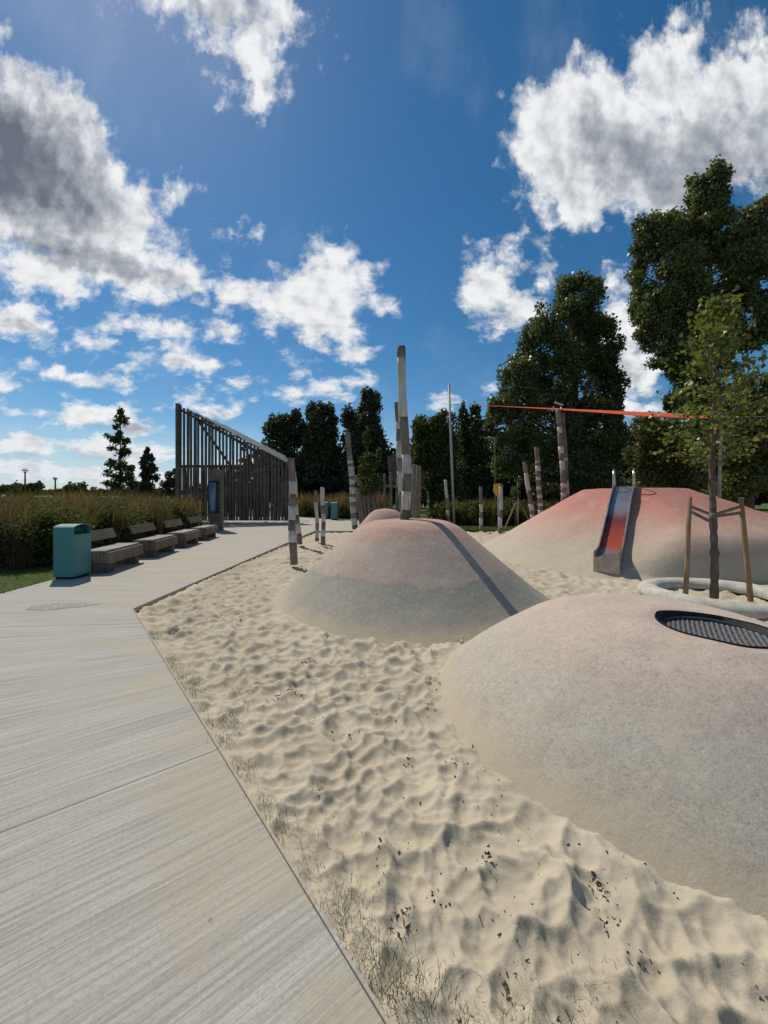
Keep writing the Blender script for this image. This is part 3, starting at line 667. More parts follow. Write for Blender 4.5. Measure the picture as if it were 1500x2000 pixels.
def scatter(poly, k):
    P_ = np.array(poly); lo = P_.min(0); hi = P_.max(0); out = np.zeros((0, 2))
    while len(out) < k:
        q = rng.uniform(lo, hi, (k * 2, 2)); out = np.vstack([out, q[inpoly(q[:, 0], q[:, 1], poly)]])
    return out[:k]
def bed(poly, nclump, hgt, tag_lbl, nb=55, plume=.5, zs=1.0, leafn=30000, lsize=.07, russ=.5, shrub_h=1.0, bw=.016):
    C_ = scatter(poly, nclump); hh = hgt * rng.uniform(.62, 1.1, nclump) * (.78 + .45 * fbm(C_[:, 0] * .8, C_[:, 1] * .8, 2, 55))
    patch = fbm(C_[:, 0] * .45 + 3, C_[:, 1] * .45, 3, 77)
    def mk(frac, name, mat, hm, wide, lab, sel, spread=.42, start=.0):
        cs = C_[sel]; h2 = hh[sel]; k = int(nb * frac); 
        if len(cs) == 0: return
        B = np.repeat(cs, k, 0); H = np.repeat(h2, k) * hm * rng.uniform(.6, 1.1, len(B))
        th = rng.uniform(0, 2 * np.pi, len(B)); ln = rng.uniform(.1, 1, len(B)) * H * spread
        L = np.stack([np.cos(th) * ln, np.sin(th) * ln], 1); B3 = np.column_stack([B + rng.normal(0, .09, B.shape), np.full(len(B), start)])
        tag(strands(name, B3, H, L, wide, M[mat], 4), lab, 'planting', kind='stuff')
    allc = np.ones(nclump, bool); ru = patch > np.quantile(patch, 1 - russ)
    mk(1.0, 'ornamental_grass', 'blade', .72, bw, 'green arching ornamental grass ' + tag_lbl, allc)
    mk(plume, 'plume_grass', 'straw', 1.0, bw * 1.5, 'straw coloured feathery grass plumes ' + tag_lbl, ~ru, .3)
    mk(plume, 'russet_grass', 'russet', 1.0, bw * 1.5, 'russet brown grass plumes ' + tag_lbl, ru, .35)
    S = scatter(poly, max(8, nclump // 4)); pts = []
    for s_ in S:
        p, _ = lobe_pts((s_[0], s_[1], shrub_h * .45), (.75, .75, shrub_h * .55), max(40, leafn // len(S)), 7, .35); pts.append(p)
    P_ = np.vstack(pts); P_ = P_[P_[:, 2] > .02]
    tag(leaves('leafy_shrubs', P_, lsize, M['leafD']), 'leafy green shrubs ' + tag_lbl, 'planting', kind='stuff')
bed([(-8.0, 8.0), (-7.0, 8.3), (-7.0, 9.5), (-8.1, 16.8), (-13.4, 20.2), (-24, 20), (-17, 8.0), (-9.5, 7.4)], 760, 2.0, 'behind the row of benches', 62, 1.35, leafn=170000, lsize=.075, russ=.75, shrub_h=1.5, bw=.015)
bed([(-26, 20), (-14.5, 20.6), (-14.8, 27), (-30, 27)], 240, 2.25, 'left of the slatted pavilion', 40, .6, leafn=8000, lsize=.12, bw=.03)
bed([(-8, 31.5), (-2, 26.6), (.2, 26), (.2, 28), (-3, 31), (-9, 34)], 150, 2.3, 'behind the far teal bins', 55, .7, leafn=30000, lsize=.12, russ=.3, bw=.024, shrub_h=1.2)
bed([(2.8, 20.6), (5.0, 20.2), (9.5, 19.8), (12.5, 20), (12, 23), (4, 23)], 190, 1.75, 'on the lawn beyond the sand', 50, .45, leafn=60000, lsize=.10, russ=.45, bw=.018, shrub_h=1.35)

pts = []
line = [(-9.5, 7.9), (-8.0, 8.15), (-7.25, 8.6), (-7.35, 10.4), (-7.6, 12.6), (-7.95, 15), (-8.4, 17)]
for i in range(34):
    t = i / 33 * (len(line) - 1); k = min(int(t), len(line) - 2); f_ = t - k
    x = line[k][0] * (1 - f_) + line[k + 1][0] * f_; y = line[k][1] * (1 - f_) + line[k + 1][1] * f_; hh_ = rng.uniform(.42, .62)
    p, _ = lobe_pts((x - .25 * (k > 1), y + .15 * (k <= 1), hh_), (.5, .5, hh_), 3600, 9, .4); pts.append(p)
P_ = np.vstack(pts); P_ = P_[P_[:, 2] > .01]
tag(leaves('leafy_shrubs', P_, .07, M['leafD']), 'dense dark green shrubs along the front of the planting behind the benches', 'planting', kind='stuff')
# lawn strip blades beside the path (left) and beyond the sand
sp = scatter([(-5.6, 3.5), (-6.08, 7.0), (-6.9, 8.6), (-9.5, 8.2), (-12, 6), (-9, 3.5)], 26000)
B3 = np.column_stack([sp, np.zeros(len(sp))]); th = rng.uniform(0, 6.28, len(sp)); L = np.stack([np.cos(th), np.sin(th)], 1) * .025
tag(strands('lawn_grass', B3, rng.uniform(.02, .055, len(sp)), L, .006, M['lawnblade'], 2), 'short lawn grass beside the path at the left', 'grass', kind='stuff')
sp = scatter([(.65, 17.8), (14, 17.8), (14, 20.6), (.65, 20.6)], 30000)
B3 = np.column_stack([sp, np.zeros(len(sp))]); th = rng.uniform(0, 6.28, len(sp)); L = np.stack([np.cos(th), np.sin(th)], 1) * .05
tag(strands('lawn_grass', B3, rng.uniform(.04, .10, len(sp)), L, .018, M['lawnblade'], 2), 'short lawn grass beyond the sand pit', 'grass', kind='stuff')

# grass tufts along the edge of the path and bits of bark in the sand
def tufts():
    dirv = Vector((3.38, -4.055)).normalized(); nrm = np.array([.7682, .6402]); Bs = []; Hs = []
    spots = []
    for s_ in (1.15, 1.3, 2.05, 2.3, 2.5, 2.7, 2.85, 3.15, 3.4, 3.65, 3.95, 4.3, 4.45, 4.6, 4.75, 4.9, 4.97, 5.05, 5.12, 5.2, 5.3, 5.5):
        p = np.array([-3.38, 5.16]) + s_ * np.array(dirv) + nrm * abs(rng.normal(.05, .035)); spots.append((p, rng.uniform(.5, 1.0)))
    for px, py in ((465,1340),(478,1362),(452,1412),(780,1925),(850,1950),(800,1960),(900,1975),(960,1990),(1030,1965),(1140,1975),(1175,1885),(1020,1925),(700,1800),(745,1880),(770,1900),(690,1760)):
        g_ = G(px, py, -.05); spots.append((np.array([g_.x, g_.y]), rng.uniform(.6, 1.1)))
    for p, s_ in spots:
        k = int((150 if p[1] > 1.75 else 85) * s_); pp = p + rng.normal(0, .05, (k, 2)); ee = (pp[:, 0] + 3.38) * .7682 + (pp[:, 1] - 5.16) * .6402; zz_ = sandz(pp[:, 0], pp[:, 1])[0]; zz_ = np.where(ee < .22, -.010 + (zz_ + .06) * .40, zz_); Bs.append(np.column_stack([pp, zz_ - .012])); Hs.append(rng.uniform(.035, .085, k) * s_ ** .5)
    B = np.vstack(Bs); H = np.concatenate(Hs); th = rng.uniform(0, 6.28, len(B)); L = np.stack([np.cos(th), np.sin(th)], 1) * (H * rng.uniform(.2, 1.0, len(B)))[:, None]
    tag(strands('grass_tufts', B, H * .62, L * .7, .0024, M['blade'], 3), 'thin green grass tufts growing in the sand along the path edge', 'grass', kind='stuff')
tufts()
def bits():
    mb = MB()
    for i in range(950):
        while True:
            r = .9 + 9 * random.random() ** 1.6; a = R(random.uniform(15, 122)); x, y = r * math.cos(a), r * math.sin(a)
            ed = (x + 3.3) if y > 5.16 else ((x + 3.38) * .7682 + (y - 5.16) * .6402)
            if ed > .04 and random.random() < (1 if vnoise(np.array(x * 5.), np.array(y * 5.), 9) > .62 else .12) and max(float(f_(np.array(x), np.array(y))) for f_ in (zA, zB, zC)) < -.03 and vnoise(np.array(x * 1.7), np.array(y * 1.7), 5) > .42: break
        s_ = random.uniform(.0018, .005) * (1.9 if random.random() < .1 else 1); ll = s_ * random.uniform(1, 3.5)
        a = random.uniform(0, 6.28); z = float(sandz(np.array(x), np.array(y))[0]) + s_ * .2
        mb.beam((x, y, z), (x + math.cos(a) * ll, y + math.sin(a) * ll, z + random.uniform(-.003, .006)), s_ * .8, s_ * .7)
    for px, py, k in ((570, 1345, 40), (545, 1358, 26), (890, 1490, 14), (1172, 1722, 60), (1190, 1785, 22), (952, 1672, 40), (625, 1532, 20), (720, 1290, 26), (845, 1335, 30), (640, 1240, 30), (905, 1258, 40), (840, 1380, 26), (800, 1475, 20), (1000, 1910, 18), (790, 1790, 30), (860, 1745, 18), (1250, 1860, 16), (1475, 1900, 10), (600, 1290, 24), (470, 1210, 20)):
        g_ = G(px, py, -.06)
        for _ in range(k * 2 // 3):
            x = g_.x + random.gauss(0, .020 + .004 * g_.y); y = g_.y + random.gauss(0, .018 + .008 * g_.y); a = random.uniform(0, 6.28); s_ = random.uniform(.0016, .005) * (1 + .16 * g_.y); ll = s_ * random.uniform(1.0, 3.2)
            z = float(sandz(np.array(x), np.array(y))[0]) + s_ * .3
            mb.beam((x, y, z), (x + math.cos(a) * ll, y + math.sin(a) * ll, z + random.uniform(-.002, .008)), s_ * .8, s_ * .6)
    tag(mb.build('bark_chips', M['twig']), 'scattered dark bark chips and crumbs on the sand', 'litter', kind='stuff')
bits()

# ------------------------------------------------------------------ slatted pavilion
def pavilion():
    root = empty('slatted_pavilion', (-9.0, 23.4, 0), 'tall open timber pavilion of vertical slats with a roof sloping down to the right', 'pavilion')
    x0, x1, y0, y1 = -12.42, -5.62, 23.2, 27.6
    zt = lambda x: 7.12 + (x - x0) / (x1 - x0) * (3.45 - 7.12)
    mb = MB(); x = x0 + .12; i = 0
    while x < x1 - .05:
        w_ = .11 + .03 * random.random(); top = zt(x) + random.uniform(-.03, .05)
        mb.beam((x, y0, .12), (x + random.uniform(-.02, .02), y0 + random.uniform(-.02, .02), top), w_, .07, up=Vector((0, 1, 0)))
        x += .215 + random.uniform(-.015, .015); i += 1
    mb.build('front_screen', M['wood_dark'], root)
    mb = MB(); x = x0 + .02
    while x < x1:   # lower inner row of rounder posts
        mb.tube([(x, y0 + .16, .10), (x + random.uniform(-.04, .04), y0 + .16 + random.uniform(-.03, .03), 1.8), (x + random.uniform(-.03, .03), y0 + .16, 3.36 + random.uniform(-.06, .04))], [.052, .058, .05], 7)
        x += .155 + random.uniform(-.02, .02)
    mb.build('post_row', M['wood'], root)
    mb = MB(); x = x0 + .15
    while x < x1 - 1.15:   # rear wall, lower half
        mb.beam((x, y1, .1), (x, y1, 3.0 if x > -11 else 3.3), .10, .06, up=Vector((0, 1, 0))); x += .30
    mb.build('rear_screen', M['wood_dark'], root)
    mb = MB(); y = y0 + .25
    while y < y1:
        mb.beam((x0, y, .1), (x0, y, 7.0), .07, .11); y += .95
    mb.build('side_screen', M['wood_dark'], root)
    mb = MB()
    mb.beam((x0 - .05, y0 + .09, 3.40), (x1 + .05, y0 + .09, 3.40), .09, .16)
    mb.beam((x0, y0 + .09, zt(x0) - .25), (x1, y0 + .09, zt(x1) - .25), .09, .14)
    mb.beam((x0 + 1.1, y0 + .1, zt(x0 + 1.1) - .3), (x0 + 3.1, y0 + .1, 3.45), .08, .13)
    mb.beam((x0, y1, zt(x0) - .45), (x1 - 1.1, y1, zt(x1) - .15), .09, .14)
    mb.beam((x0 + 3.8, y0 + .12, zt(x0 + 3.8) - .3), (x0 + 2.6, y1, 5.0), .08, .1)
    mb.build('beams', M['wood_dark'], root)
    mb = MB(); mb.beam((x0 - .02, y0 - .03, 0), (x0 - .02, y0 - .03, zt(x0) + .06), .20, .18, up=Vector((0, 1, 0)))
    mb.build('corner_post', M['wood_dark'], root); mb = MB(); mb.beam((x1 + .02, y0, 0), (x1 + .02, y0, zt(x1) + .02), .16, .16, up=Vector((0, 1, 0)))
    mb.build('corner_post', M['wood_dark'], root)
    mb = MB()                             # roof laths lying down the slope, each a little higher towards the back
    for k, yy in enumerate((y0 + .10, y0 + .32, y0 + .55, y0 + .80, y0 + 1.1)):
        xa = x0 + .5 + .45 * k; xb = x1 - .15 * k; up_ = .03 + .075 * k
        mb.beam((xa, yy, zt(xa) + up_ * .6 + .03), (xb, yy, zt(xb) + up_ * .9 + .03), .14, .05)
    mb.build('roof_laths', M['pale'], root)
    mb = MB(); xx = x0 + .6
    while xx < x1 - .3: mb.beam((xx, y0 + .1, zt(xx) - .11), (min(xx, x1 - 1.15), y1, zt(xx) + .02), .05, .10); xx += .85
    mb.build('rafters', M['wood_dark'], root)
pavilion()

# ------------------------------------------------------------------ information pillar
def pillar():
    c = gp(423, 17.6); root = empty('information_pillar', c, 'square timber pillar with a narrow blue poster, standing in front of the slatted pavilion', 'pillar', rz=R(12))
    mb = MB()
    w_, d_, h_ = .56, .42, 2.78
    for i in range(6): mb.box((-w_ / 2 + w_ / 12 + i * w_ / 6, 0, h_ / 2 - random.uniform(0, .03)), (w_ / 6 - .008, d_, h_), bevel=.004)
    o = mb.build('body', M['wood'], None); o.parent = root
    mb = MB(); mb.box((-.07, -d_ / 2 - .02, 1.52), (.44, .05, 1.48), bevel=.008); o = mb.build('frame', M['black']); o.parent = root
    mb = MB(); mb.box((-.11, -d_ / 2 - .05, 1.50), (.28, .012, 1.34)); p_ = mb.build('poster', M['screen']); p_.parent = root
    mb = MB(); z0, z1 = .90, 2.05    # pale sail shape printed on the poster
    mb.poly([(-.20, -d_ / 2 - .0585, z0), (-.03, -d_ / 2 - .0585, z0 + .02), (-.02, -d_ / 2 - .0585, z1 + .05), (-.06, -d_ / 2 - .0585, z1 - .12), (-.14, -d_ / 2 - .0585, z0 + .7), (-.19, -d_ / 2 - .0585, z0 + .35)])
    o = mb.build('poster_figure', m_simple('poster_pale_blue', (.16, .24, .33), (.20, .29, .39), 3, .3, 0)); o.parent = root
    mb = MB()
    for k in range(9): mb.box((.095, -d_ / 2 - .052, .98 + k * .13), (.085, .012, .03))
    o = mb.build('text_lines', m_simple('poster_grey', (.10, .09, .08), (.14, .12, .10), 3, .6, 0)); o.parent = root
pillar()

# ------------------------------------------------------------------ benches
def bench_root():
    root = empty('park_bench', (0, 0, 0), None, None)
    L = 1.38
    mb = MB()
    for i in range(4): mb.box((-.485 + i * .118, 0, .435 + .001 * i), (.108, L, .035), bevel=.006)
    o = mb.build('seat', M['wood_seat']); o.parent = root
    mb = MB(); mb.box((-.025, 0, .305), (.05, L, .225), bevel=.006); mb.box((-.525, 0, .325), (.045, L, .19), bevel=.006)
    o = mb.build('front_board', M['wood_bench']); o.parent = root
    for s_ in (-1, 1):
        mb = MB()
        for i in range(7): mb.box((-.08 - i * .07, s_ * (L / 2 - .0225), .31), (.064, .035, .215), bevel=.004)
        o = mb.build('end_panel', M['wood_bench']); o.parent = root
        mb = MB(); mb.box((-.29, s_ * (L / 2 - .16), .10), (.46, .20, .20), bevel=.008)
        o = mb.build('plinth', M['wood_dark']); o.parent = root
        mb = MB(); mb.beam((-.50, s_ * .42, .42), (-.67, s_ * .42, .80), .05, .03); o = mb.build('back_bracket', M['black']); o.parent = root
    rot = Matrix.Rotation(R(-24), 3, 'Y'); mb = MB()
    mb.box((-.60, 0, .70), (.04, 1.30, .22), rot, bevel=.008); o = mb.build('backrest', M['wood_bench']); o.parent = root
    return root
def copy_tree(o, parent=None):
    c = o.copy(); col.objects.link(c)
    if parent: c.parent = parent
    for ch in o.children: copy_tree(ch, c)
    return c
bproto = bench_root()
bl = ['timber bench nearest the teal bin, largest in the row', 'second timber bench from the teal bin, in front of the shrubs', 'third timber bench from the teal bin, between the second and the farthest bench', 'farthest timber bench, next to the information pillar']
bpos = [(-5.42, 7.60), (-5.66, 9.55), (-5.93, 11.5), (-6.2, 13.45)]
for i, (x, y) in enumerate(bpos):
    o = bproto if i == 0 else copy_tree(bproto)
    a = R(8.5); o.rotation_euler = (0, 0, a)
    o.location = (x - .69 * math.sin(a), y + .69 * math.cos(a), 0); tag(o, bl[i], 'bench', 'timber benches in a row beside the path')

# ------------------------------------------------------------------ litter bins
def bin_root(w_=.375, d_=.43, h_=1.0):
    root = empty('litter_bin', (0, 0, 0), None, None); t = .012
    def P2(y): return h_ - .045 + .045 * math.sin(math.pi * min(max((y) / w_, 0), 1)) ** .7
    # body with curved top running left to right; mouth open on the right side
    mb = MB(); mb.box((w_ / 2, d_ / 2, .43), (w_, d_, .78), bevel=.010); o = mb.build('body', M['teal']); o.parent = root
    mb = MB(); mb.box((w_ / 2, d_ / 2, .02), (w_ - .05, d_ - .05, .04)); o = mb.build('foot', M['black']); o.parent = root
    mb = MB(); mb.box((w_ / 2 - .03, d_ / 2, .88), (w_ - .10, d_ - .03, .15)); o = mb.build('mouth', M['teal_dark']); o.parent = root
    # hood: curved sheet with side cheeks
    n_ = 14; mb = MB(); top = []
    for i in range(n_ + 1):
        s_ = i / n_; top.append((s_ * d_, .955 + .05 * math.sin(math.pi * s_) ** .8))
    for i in range(n_):
        (a, za), (b_, zb) = top[i], top[i + 1]
        mb.poly([(-.002, a, za), (w_ + .002, a, za), (w_ + .002, b_, zb), (-.002, b_, zb)], smooth=True)
        mb.poly([(-.002, a, .82), (-.002, b_, .82), (-.002, b_, zb), (-.002, a, za)])
        mb.poly([(-.002, a, za - .012), (w_ + .002, a, za - .012), (w_ + .002, b_, zb - .012), (-.002, b_, zb - .012)])
        mb.poly([(w_ + .002, a, za - .012), (w_ + .002, b_, zb - .012), (w_ + .002, b_, zb), (w_ + .002, a, za)])
    mb.box((w_ / 2, .006, .885), (w_, .012, .135)); mb.box((w_ / 2, d_ - .006, .885), (w_, .012, .135))
    o = mb.build('hood', M['teal']); o.parent = root
    mb = MB(); mb.box((w_ + .002, d_ / 2, .435), (.008, d_ - .05, .73), bevel=.003); o = mb.build('door', M['teal']); o.parent = root
    mb.__init__(); mb.tube([(w_ + .006, .07, .55), (w_ + .014, .07, .55)], [.012, .012], 10); hd = mb.build('lock', M['steel_side']); hd.parent = o
    return root
b0 = bin_root(); b0.location = (-6.07, 7.04, 0); tag(b0, 'teal metal litter bin with curved hood, in the foreground before the benches', 'litter bin', 'teal litter bins')
for i, (px, Y, lb) in enumerate([(634, 27.2, 'left one of the two small teal bins far down the path'), (646, 25.8, 'right one of the two small teal bins far down the path')]):
    o = copy_tree(b0); o.location = gp(px - 6 if i == 0 else px, Y); o.scale = (1.15, 1.1, 1.2); tag(o, lb, 'litter bin', 'teal litter bins')

# ------------------------------------------------------------------ striped posts
def striped(px, ytop, ybase, Yd, wpx, xtop, bands, label, group='striped timber posts', white='white', bend=0.0, zb=None, sq=.5, cat='post'):
    """bands: list of heights (fractions from the foot) where brown and white swap, starting brown at the foot"""
    base = AT(px, ybase, Yd); top = AT(xtop, ytop, Yd); r = wpx / F * Yd / 2
    if zb is not None: base = Vector((base.x, base.y, zb))
    root = empty('striped_post', base, label, cat, group); L = top - base; H = L.z
    def seg(s0, s1, mb):
        k = max(2, int((s1 - s0) * H / .14) + 1); pts = []; rad = []
        for i in range(k + 1):
            s_ = s0 + (s1 - s0) * i / k
            off = Vector((bend * math.sin(s_ * math.pi * 1.5) * r * 2 + .18 * r * math.sin(s_ * 9 + px), .2 * r * math.cos(s_ * 7 + px), 0))
            pts.append(base + L * s_ + off); rad.append(r * (1.06 - .14 * s_ + .05 * math.sin(s_ * 17 + px * 1.3)))
        mb.tube(pts, rad, 12, sq=sq, twist=.4)
    ed = [0.0] + list(bands) + [1.0]
    for i in range(len(ed) - 1):
        mb = MB(); seg(ed[i], ed[i + 1], mb); mb.build('painted_band' if i % 2 else 'bare_wood', M[white if i % 2 else 'wood'], root)
    return root
def fr(ytop, ybase, ys): return [(ybase - y) / (ybase - ytop) for y in ys]
striped(573, 895, 1102, 8.7, 14, 569, fr(895, 1101, [1058, 1035, 1015, 988, 965, 940]), 'thick striped post standing alone at the left edge of the sand, nearest the path corner')
striped(585, 912, 1063, 12.4, 9, 572, fr(912, 1061, [1040, 1020, 1004, 985, 970]), 'leaning post partly hidden right behind the thick striped post by the path')
striped(620, 958, 1057, 13.4, 7, 617, fr(958, 1055, [1048, 1032, 1020, 980]), 'left and shorter one of the close pair of slim posts left of the cone mound')
striped(632, 952, 1065, 12.3, 8.5, 630, fr(952, 1063, [1046, 1032, 1018, 1002, 986]), 'right and taller one of the close pair of slim posts left of the cone mound')
striped(694, 845, 1036, 18.4, 11.5, 680, fr(845, 1032, [1022, 1008, 998, 986, 978, 968, 962, 950, 944, 934, 928, 910, 904, 898]), 'tall left-leaning post with many thin bands, left behind the cone mound')
P5 = striped(791, 677, 1020, 6.4, 18, 786, fr(677, 1017, [993, 957, 923, 886, 815, 699]), 'tallest crooked striped post on the top of the cone mound', bend=.22, sq=.4)
striped(786, 786, 1015, 8.6, 11, 775, fr(786, 1015, [960, 920, 895, 862, 838, 824]), 'second post close behind the tallest one, its dark top showing at the left')
striped(877, 937, 1024, 19, 6, 870, fr(937, 1020, [1004, 994, 972]), 'slim leaning post just left of the slim grey mast')
striped(837, 960, 1013, 26, 5, 836, fr(960, 1011, [1004, 998, 992, 986, 980, 976]), 'smallest thin banded post on the lawn right of the cone mound')
striped(940, 951, 1037, 17.2, 6.5, 939, fr(951, 1037, [1026, 1012, 1000, 985]), 'slim post at the back edge of the sand, right of the grey mast')
striped(977, 945, 1041, 16.8, 7, 979, fr(945, 1040, [1030, 1010, 995, 950]), 'slim pale post at the back edge of the sand beside the yellow sign')
striped(1042, 902, 1020, 14.4, 8, 1024, fr(902, 1020, [1012, 1005, 996, 984, 958, 924]), 'left-leaning pink post behind the left shoulder of the large mound', white='pinkwhite')
striped(1056, 873, 1010, 14, 9, 1048, fr(873, 1010, [1004, 996, 988, 982, 972, 966, 956, 950, 938, 932, 920, 910, 903, 900]), 'upright pink banded post behind the left shoulder of the large mound', white='pinkwhite')
striped(1100, 800, 985, 13, 9, 1092, fr(800, 985, [970, 962, 952, 944, 918, 900, 886, 872, 846, 834]), 'left one of the two tall pink posts holding the orange sail', white='pinkwhite', bend=.2)
striped(1109, 806, 985, 13.15, 8, 1099, fr(806, 985, [965, 940, 900, 894]), 'right one of the two tall pink posts holding the orange sail', white='pinkwhite')
# small dark mesh pennant beside the top of the tallest post
# ------------------------------------------------------------------ masts, sail
def mast(px0, y0, px1, y1, Y, r, label, name='metal_mast', cat='mast', capr=True):
    b = AT(px0, y0, Y); b.z = 0; t = AT(px1, y1, Y); root = empty(name, b, label, cat)
    mb = MB(); mb.tube([b, b.lerp(t, .5), t], [r * 1.05, r, r * .85], 14); mb.build('shaft', M['pole'], root)
    if capr:
        mb = MB(); mb.tube([t, t + Vector((0, 0, r * .5))], [r * .95, r * .6], 14); mb.build('cap', M['steel_side'], root)
        mb = MB(); mb.tube([b + Vector((0, 0, .0)), b + Vector((0, 0, .05))], [r * 1.9, r * 1.9], 16); mb.build('base_collar', M['steel_side'], root)
    return root, t
mast(887, 1029, 877, 752, 19.7, .062, 'slim tall grey mast right of the cone mound, at the far end of the sail')
mast(1403, 1000, 1408, 806, 12.2, .045, 'slim grey mast behind the young maple, near the right end of the orange sail')
def sail():
    A_, B_, C_ = AT(905, 790, 19.0), AT(1098, 799, 12.9), AT(1438, 815, 11.6)
    D_ = AT(1330, 807.5, 14.5)
    root = empty('shade_sail', B_, 'long orange shade sail stretched high above the large mound', 'sail')
    n_ = 24; V = []
    for i in range(n_ + 1):
        s_ = i / n_
        for j in range(n_ + 1):
            t = j / n_
            # near edge A-B-C, far edge A-D-C, hollow cut edges
            e1 = A_.lerp(B_, min(s_ * 2, 1)) if s_ < .5 else B_.lerp(C_, s_ * 2 - 1)
            e2 = A_.lerp(D_, min(s_ / .62, 1)) if s_ < .62 else D_.lerp(C_, (s_ - .62) / .38)
            p = e1.lerp(e2, t); p.z -= .02 * math.sin(math.pi * s_) * math.sin(math.pi * t) + .26 * max(0, math.sin(math.pi * s_)) * s_ ** 4 * 1.6 * (1 - t) - .0; V.append(p)
    k = n_ + 1; Q = [(i * k + j, (i + 1) * k + j, (i + 1) * k + j + 1, i * k + j + 1) for i in range(n_) for j in range(n_)]
    Vn = np.array([tuple(p - B_) for p in V]); o = mesh_np('cloth', Vn, Q, M['orange'], root, True)
    so = o.modifiers.new('thickness', 'SOLIDIFY'); so.thickness = .012
    mb = MB(); mb.tube([A_, AT(877, 789, 19.7)], [.010, .010], 6); mb.tube([C_, AT(1560, 812, 11.0)], [.012, .012], 6)
    mb.tube([V[12 * k], AT(1095, 796, 13.0)], [.02, .02], 6); mb.build('ropes', M['steel_side'], root)
    mb = MB(); mb.beam(V[12 * k] + Vector((-.25, 0, .25)), V[12 * k] + Vector((.02, 0, .16)), .05, .05); mb.build('fixing', M['white'], root)
sail()
# curved street lamp among the trees
b = AT(967, 1000, 30); b.z = 0; root = empty('street_lamp', b, 'thin grey street lamp in front of the dark trees', 'street lamp')
t = AT(966, 858, 30); mb = MB(); mb.tube([b, t, t + Vector((-.12, 0, .1)), t + Vector((-.45, 0, .13))], [.06, .045, .04, .03], 8); mb.build('pole', M['pole'], root)
mb = MB(); mb.box(t + Vector((-.6, 0, .11)), (.42, .16, .07), bevel=.02); mb.build('lamp_head', M['pole'], root)
for px, ytop, lb in ((49, 922, 'left and taller floodlight mast far beyond the grasses'), (108, 937, 'right and smaller floodlight mast far beyond the grasses')):
    Y = 90; b = Vector(gp(px, Y)); t = AT(px, ytop, Y); root = empty('floodlight_mast', b, lb, 'floodlight mast', 'distant floodlight masts')
    mb = MB(); mb.tube([b, t], [.22, .14], 8); mb.build('pole', M['bark'], root)
    mb = MB(); s_ = 1.0 if px == 49 else .75
    mb.box(t + Vector((0, 0, 0)), (.5 * s_, .3, .25)); mb.box(t + Vector((0, 0, .35 * s_)), (1.3 * s_, .4, .22)); mb.box(t + Vector((-.1, 0, .7 * s_)), (.8 * s_, .3, .14)); mb.build('floodlights', M['bark'], root)
# yellow sign on its pole
c = AT(971, 957, 18.2); root = empty('road_sign', (c.x, 18.2, 0), 'yellow diamond-like sign behind the slim pale post', 'sign')
mb = MB(); mb.tube([(c.x + .05, 18.22, 0), (c.x + .05, 18.22, c.z + .3)], [.03, .03], 10); mb.build('pole', M['pole'], root)
mb = MB(); r_ = .27
pp = [(-.17, .27), (.14, .30), (.20, .0), (.10, -.33), (-.06, -.28), (-.2, -.05)]
mb.bm.verts.ensure_lookup_table(); f1 = [(c.x + a, 18.17, c.z + b_) for a, b_ in pp]; f2 = [(c.x + a, 18.185, c.z + b_) for a, b_ in pp]
mb.poly(f1); mb.poly(f2[::-1])
for i in range(len(pp)): j = (i + 1) % len(pp); mb.poly([f1[i], f1[j], f2[j], f2[i]])
mb.build('plate', M['yellow'], root)
# sapling with three stakes on the far lawn
def sapling():
    b = Vector(gp(1011, 18.9)); root = empty('sapling', b, 'tiny white-stemmed sapling held by three stakes on the far lawn', 'sapling')
    mb = MB(); mb.tube([b, b + Vector((.02, 0, 1.1)), b + Vector((0, 0, 2.2))], [.03, .025, .01], 8); mb.build('trunk', M['white'], root)
    for a in (200, 320, 80):
        mb = MB(); e = b + Vector((math.cos(R(a)) * .75, math.sin(R(a)) * .75, 0)); mb.beam(e, b + Vector((math.cos(R(a)) * .06, math.sin(R(a)) * .06, 1.35)), .05, .05); mb.build('stake', M['wood_stake'], root)
    p, _ = lobe_pts(b + Vector((0, 0, 2.0)), (.5, .5, .6), 350, 6, .4); leaves('crown', p, .10, M['leafD'], root, loc=b)
sapling()

# ------------------------------------------------------------------ leaning palisade behind the mounds
def palisade():
    c = Vector(gp(757, 20.8)); root = empty('palisade', c, 'ring of grey posts leaning outwards behind the small pink mound', 'palisade')
    nP = 34
    mbs = MB()
    for i in range(nP):
        a = 2 * math.pi * i / nP; rr = 1.45
        if 1.15 < a < 1.9: continue
        hgt = 2.55 + .75 * max(0, math.cos(a - .5)) + random.uniform(-.12, .12)
        b = Vector((c.x + math.cos(a) * rr, c.y + math.sin(a) * rr, 0)); t = b + Vector((math.cos(a) * .30, math.sin(a) * .30, hgt))
        mbs = MB(); mbs.tube([b, b.lerp(t, .5) + Vector((random.uniform(-.03, .03), 0, 0)), t, t + Vector((0, 0, .03))], [.075, .072, .066, .03], 9); mbs.build('post', M['wood'], root)
    mb = MB()
    for z in (.9, 2.1):
        pts = []
        for i in range(0, 25): a = 2 * math.pi * i / 24; rr = 1.33 + .1 * z; pts.append(Vector((c.x + math.cos(a) * rr, c.y + math.sin(a) * rr, z)))
        mb.tube(pts, [.045] * len(pts), 8)
    mb.build('rails', M['wood_dark'], root)
    mb = MB()
    for i in range(7): mb.beam((c.x + .1 + i * .12, c.y - .3, 2.3), (c.x + .05 + i * .12, c.y - .3, 3.85 - .04 * abs(i - 3)), .11, .05, up=Vector((0, 1, 0)))
    mb.build('lookout_screen', M['wood_dark'], root)
palisade()
